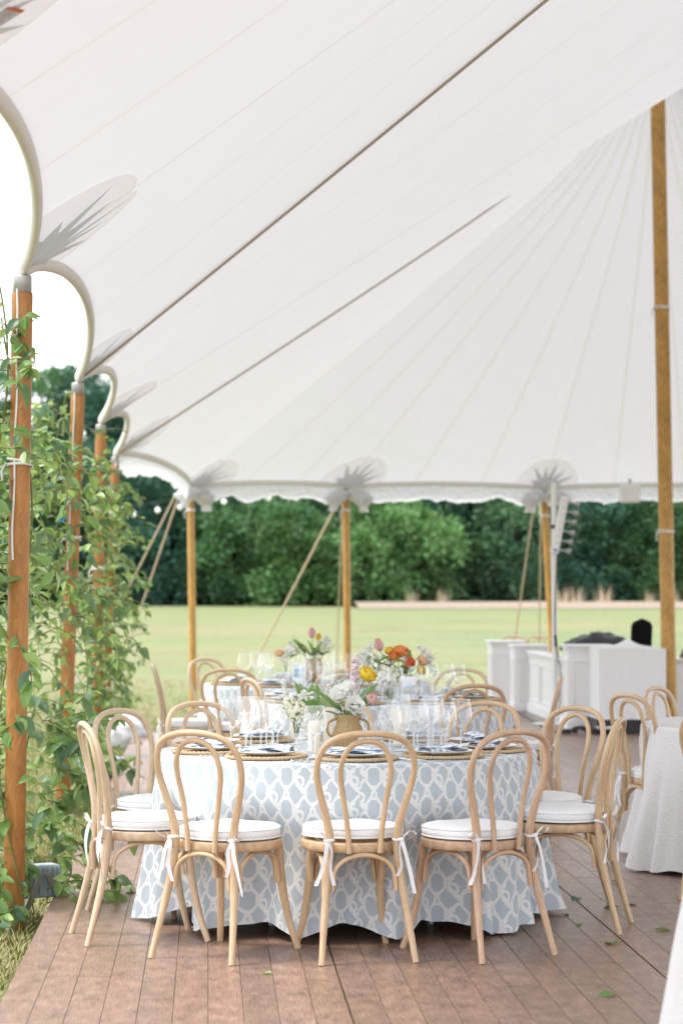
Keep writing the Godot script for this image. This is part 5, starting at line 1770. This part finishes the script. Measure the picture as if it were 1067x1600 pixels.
	lp.lathe([Vector2(0.0, 0.0), Vector2(0.011, 0.0), Vector2(0.011, 0.06), Vector2(0.016, 0.07), Vector2(0.036, 0.105), Vector2(0.038, 0.125), Vector2(0.033, 0.125), Vector2(0.018, 0.09), Vector2(0.0, 0.085)], 18)
	var lm := lp.mesh()
	for k in 6:
		var s := obj("spotlight", lm, M.grey_metal, bar, Vector3(0.04, 0.255 - k * 0.102, 0.0))
		s.rotation.z = -PI / 2 - 0.05 + 0.05 * (k % 3)
	m = MB.new()
	m.tube(smooth_path([Vector3(0.02, 1.80, 0.06), Vector3(0.0, 1.3, 0.04), Vector3(-0.005, 1.0, 0.034), Vector3(0.01, 0.82, 0.04), Vector3(0.03, 0.68, 0.05), Vector3(0.045, 0.5, 0.06), Vector3(0.03, 0.1, 0.07)], 5), 0.006, 6)
	obj("cable", m, M.black_plastic, o)
	m = MB.new()
	m.tube(PackedVector3Array([Vector3(-0.004, 0.93, 0.038), Vector3(0.006, 0.81, 0.042)]), 0.015, 8)
	obj("cable_plug", m, M.black_plastic, o)
	# white speaker box under the eave
	o = thing("box_speaker", "small white box speaker hung below the far eave", "speaker", Vector3(5.21, 2.59, -28.3), 0.05)
	m = MB.new()
	m.bx(0, 0.115, 0, 0.235, 0.225, 0.16, 0.012)
	obj("cabinet", m, M.white_plastic, o)
	m = MB.new()
	m.bx(0, 0.115, 0.083, 0.20, 0.19, 0.006, 0.002)
	obj("grille", m, M.white_paint, o)
	m = MB.new()
	m.bx(0, 0.26, 0, 0.03, 0.08, 0.02, 0.004)
	obj("bracket", m, M.grey_metal, o)
	# cables in a heap on the deck
	o = thing("cable_heap", "heap of black cables with a white coil on the deck before the booth", "cables", Vector3(3.72, DK, -22.35))
	var r := RandomNumberGenerator.new()
	r.seed = 9
	for k in 5:
		m = MB.new()
		var pts := PackedVector3Array()
		var cx := -0.22 + k * 0.12
		for q in 50:
			var a := q * 0.42
			pts.append(Vector3(cx + cos(a) * (0.07 + 0.02 * sin(q * 0.7 + k)), 0.012 + 0.028 * absf(sin(q * 0.31 + k)) + 0.03 * (k % 2), sin(a) * (0.08 + 0.02 * sin(q * 0.5))))
		m.tube(pts, 0.008, 6)
		obj("coil", m, M.white_plastic if k == 3 else M.black_plastic, o)
	m = MB.new()
	m.bx(0.12, 0.06, 0.06, 0.03, 0.02, 0.02, 0.004)
	obj("plug", m, M.orange_mark, o)
	m = MB.new()
	m.tube(smooth_path([Vector3(-0.2, 0.01, 0.0), Vector3(-0.35, 0.008, -0.4), Vector3(-0.30, 0.008, -1.4), Vector3(-0.25, 0.008, -2.8), Vector3(-0.22, 0.008, -3.9)], 6), 0.007, 6)
	obj("lead", m, M.black_plastic, o)

func build_small() -> void:
	# string of bulbs beyond the far poles
	var o := thing("bulb_string", "string of white globe bulbs hung outside beyond the far left poles", "string lights", Vector3(-1.2, 0, -30.1))
	var pts := [Vector3(-1.2, 2.66, -30.1), Vector3(-0.97, 2.60, -30.09), Vector3(-0.66, 2.65, -30.07), Vector3(-0.37, 2.69, -30.05), Vector3(0.2, 2.76, -30.02), Vector3(0.49, 2.79, -30.0), Vector3(0.78, 2.81, -29.98), Vector3(1.05, 2.83, -29.97), Vector3(1.7, 2.86, -29.9)]
	var local := []
	for p in pts: local.append(p - Vector3(-1.2, 0, -30.1))
	var m := MB.new()
	m.tube(smooth_path(local, 4), 0.005, 5)
	obj("wire", m, M.black_plastic, o)
	var b := MB.new()
	b.lathe([Vector2(0, -0.085), Vector2(0.022, -0.07), Vector2(0.036, -0.05), Vector2(0.037, -0.035), Vector2(0.025, -0.014), Vector2(0.013, 0.0), Vector2(0, 0)], 16)
	var bm := b.mesh()
	var s := MB.new()
	s.lathe([Vector2(0.014, -0.004), Vector2(0.015, 0.03), Vector2(0, 0.032)], 10)
	var sm := s.mesh()
	for k in range(1, 8):
		var bl := obj("bulb", bm, M.bulb_glass, o, local[k] + Vector3(0, -0.07, 0))
		obj("socket", sm, M.dark_grey, bl)
	# boxes at the foot of the poles
	o = thing("floodlight", "grey ribbed floodlight on a bracket at the foot of the near left pole", "floodlight", Vector3(-0.80, 0, -10.95), 0.5)
	m = MB.new()
	m.bx(0, 0.19, 0, 0.20, 0.15, 0.11, 0.008)
	obj("housing", m, M.grey_box, o)
	m = MB.new()
	for k in 8: m.bx(-0.085 + k * 0.0243, 0.19, 0.062, 0.008, 0.13, 0.014, 0.002)
	obj("fins", m, M.grey_box, o)
	m = MB.new()
	m.box(Vector3(0.03, 0.26, 0.008), Transform3D(Basis(Vector3.BACK, 0.45), Vector3(0.07, 0.12, 0.085)), 0.002)
	m.box(Vector3(0.03, 0.26, 0.008), Transform3D(Basis(Vector3.BACK, -0.45), Vector3(-0.07, 0.12, 0.085)), 0.002)
	obj("bracket", m, M.grey_metal, o)
	o = thing("plastic_tub", "pale grey plastic tub on the grass behind the left chairs", "tub", Vector3(-0.83, 0, -17.9), 0.2)
	m = MB.new()
	m.lathe([Vector2(0, 0.0), Vector2(0.13, 0.0), Vector2(0.17, 0.21), Vector2(0.185, 0.215), Vector2(0.185, 0.245), Vector2(0.165, 0.245), Vector2(0.13, 0.02), Vector2(0, 0.02)], 28)
	obj("tub_body", m, M.grey_box, o)
	m = MB.new()
	m.bx(0.05, 0.13, 0.155, 0.07, 0.05, 0.02, 0.006)
	obj("handle", m, M.dark_grey, o)
	o = thing("plastic_bag", "crumpled white plastic bag on the grass near the fourth pole", "bag", Vector3(-0.80, 0, -22.3))
	m = MB.new()
	var nz := noise(71, 1.6, 3)
	m.grid(24, 12, func(i: int, j: int):
		var a: float = TAU * i / 24.0
		var g: float = j / 12.0
		var rad := 0.24 * pow(sin(PI * clampf(g * 0.8 + 0.2, 0, 1)), 0.6) * (1.0 + 0.45 * nz.get_noise_3d(cos(a) * 1.5, g * 2.0, sin(a) * 1.5))
		return Vector3(cos(a) * rad, g * 0.34, sin(a) * rad), func(i: int, j: int): return Vector2(i, j), Vector3.ZERO)
	m.fix(Vector3(0, 0.12, 0))
	obj("sheet", m, M.clear_wall, o)

func _ready() -> void:
	# camera, sky, sun, exposure
	var cam := Camera3D.new()
	cam.name = "camera"
	add_child(cam)
	cam.position = Vector3(0, 1.586, 0)
	cam.rotation = Vector3(deg_to_rad(1.782), deg_to_rad(-3.3), 0)
	cam.near = 0.1
	cam.far = 3000.0
	var at := CameraAttributesPhysical.new()
	at.frustum_focal_length = 54.0
	at.frustum_focus_distance = 9.7
	at.exposure_aperture = 2.3
	at.frustum_near = 0.1
	at.frustum_far = 3000.0
	cam.attributes = at
	cam.current = true
	var env := Environment.new()
	env.background_mode = Environment.BG_SKY
	var sky := Sky.new()
	var ps := ProceduralSkyMaterial.new()
	ps.sky_top_color = Color(0.88, 0.915, 0.97)
	ps.sky_horizon_color = Color(0.96, 0.965, 0.975)
	ps.sky_curve = 0.2
	ps.ground_bottom_color = Color(0.45, 0.47, 0.36)
	ps.ground_horizon_color = Color(0.80, 0.82, 0.78)
	ps.sun_angle_max = 25.0
	ps.sun_curve = 0.1
	sky.sky_material = ps
	env.sky = sky
	env.tonemap_mode = Environment.TONE_MAPPER_LINEAR
	env.tonemap_exposure = 3.02
	env.sdfgi_enabled = true
	env.ssao_enabled = true
	env.ssil_enabled = true
	var we := WorldEnvironment.new()
	we.name = "environment"
	we.environment = env
	add_child(we)
	var sun := DirectionalLight3D.new()
	sun.name = "sun"
	add_child(sun)
	sun.rotation = Vector3(deg_to_rad(-62.0), deg_to_rad(-96.0), 0)
	sun.light_color = Color(1.0, 0.98, 0.95)
	sun.light_energy = 0.5
	sun.light_angular_distance = 16.0
	sun.shadow_enabled = true
	make_materials()
	build_ground()
	build_trees()
	build_deck()
	build_tent()
	build_poles()
	build_bar()
	build_table_things()
	build_chairs()
	build_vines()
	build_small()
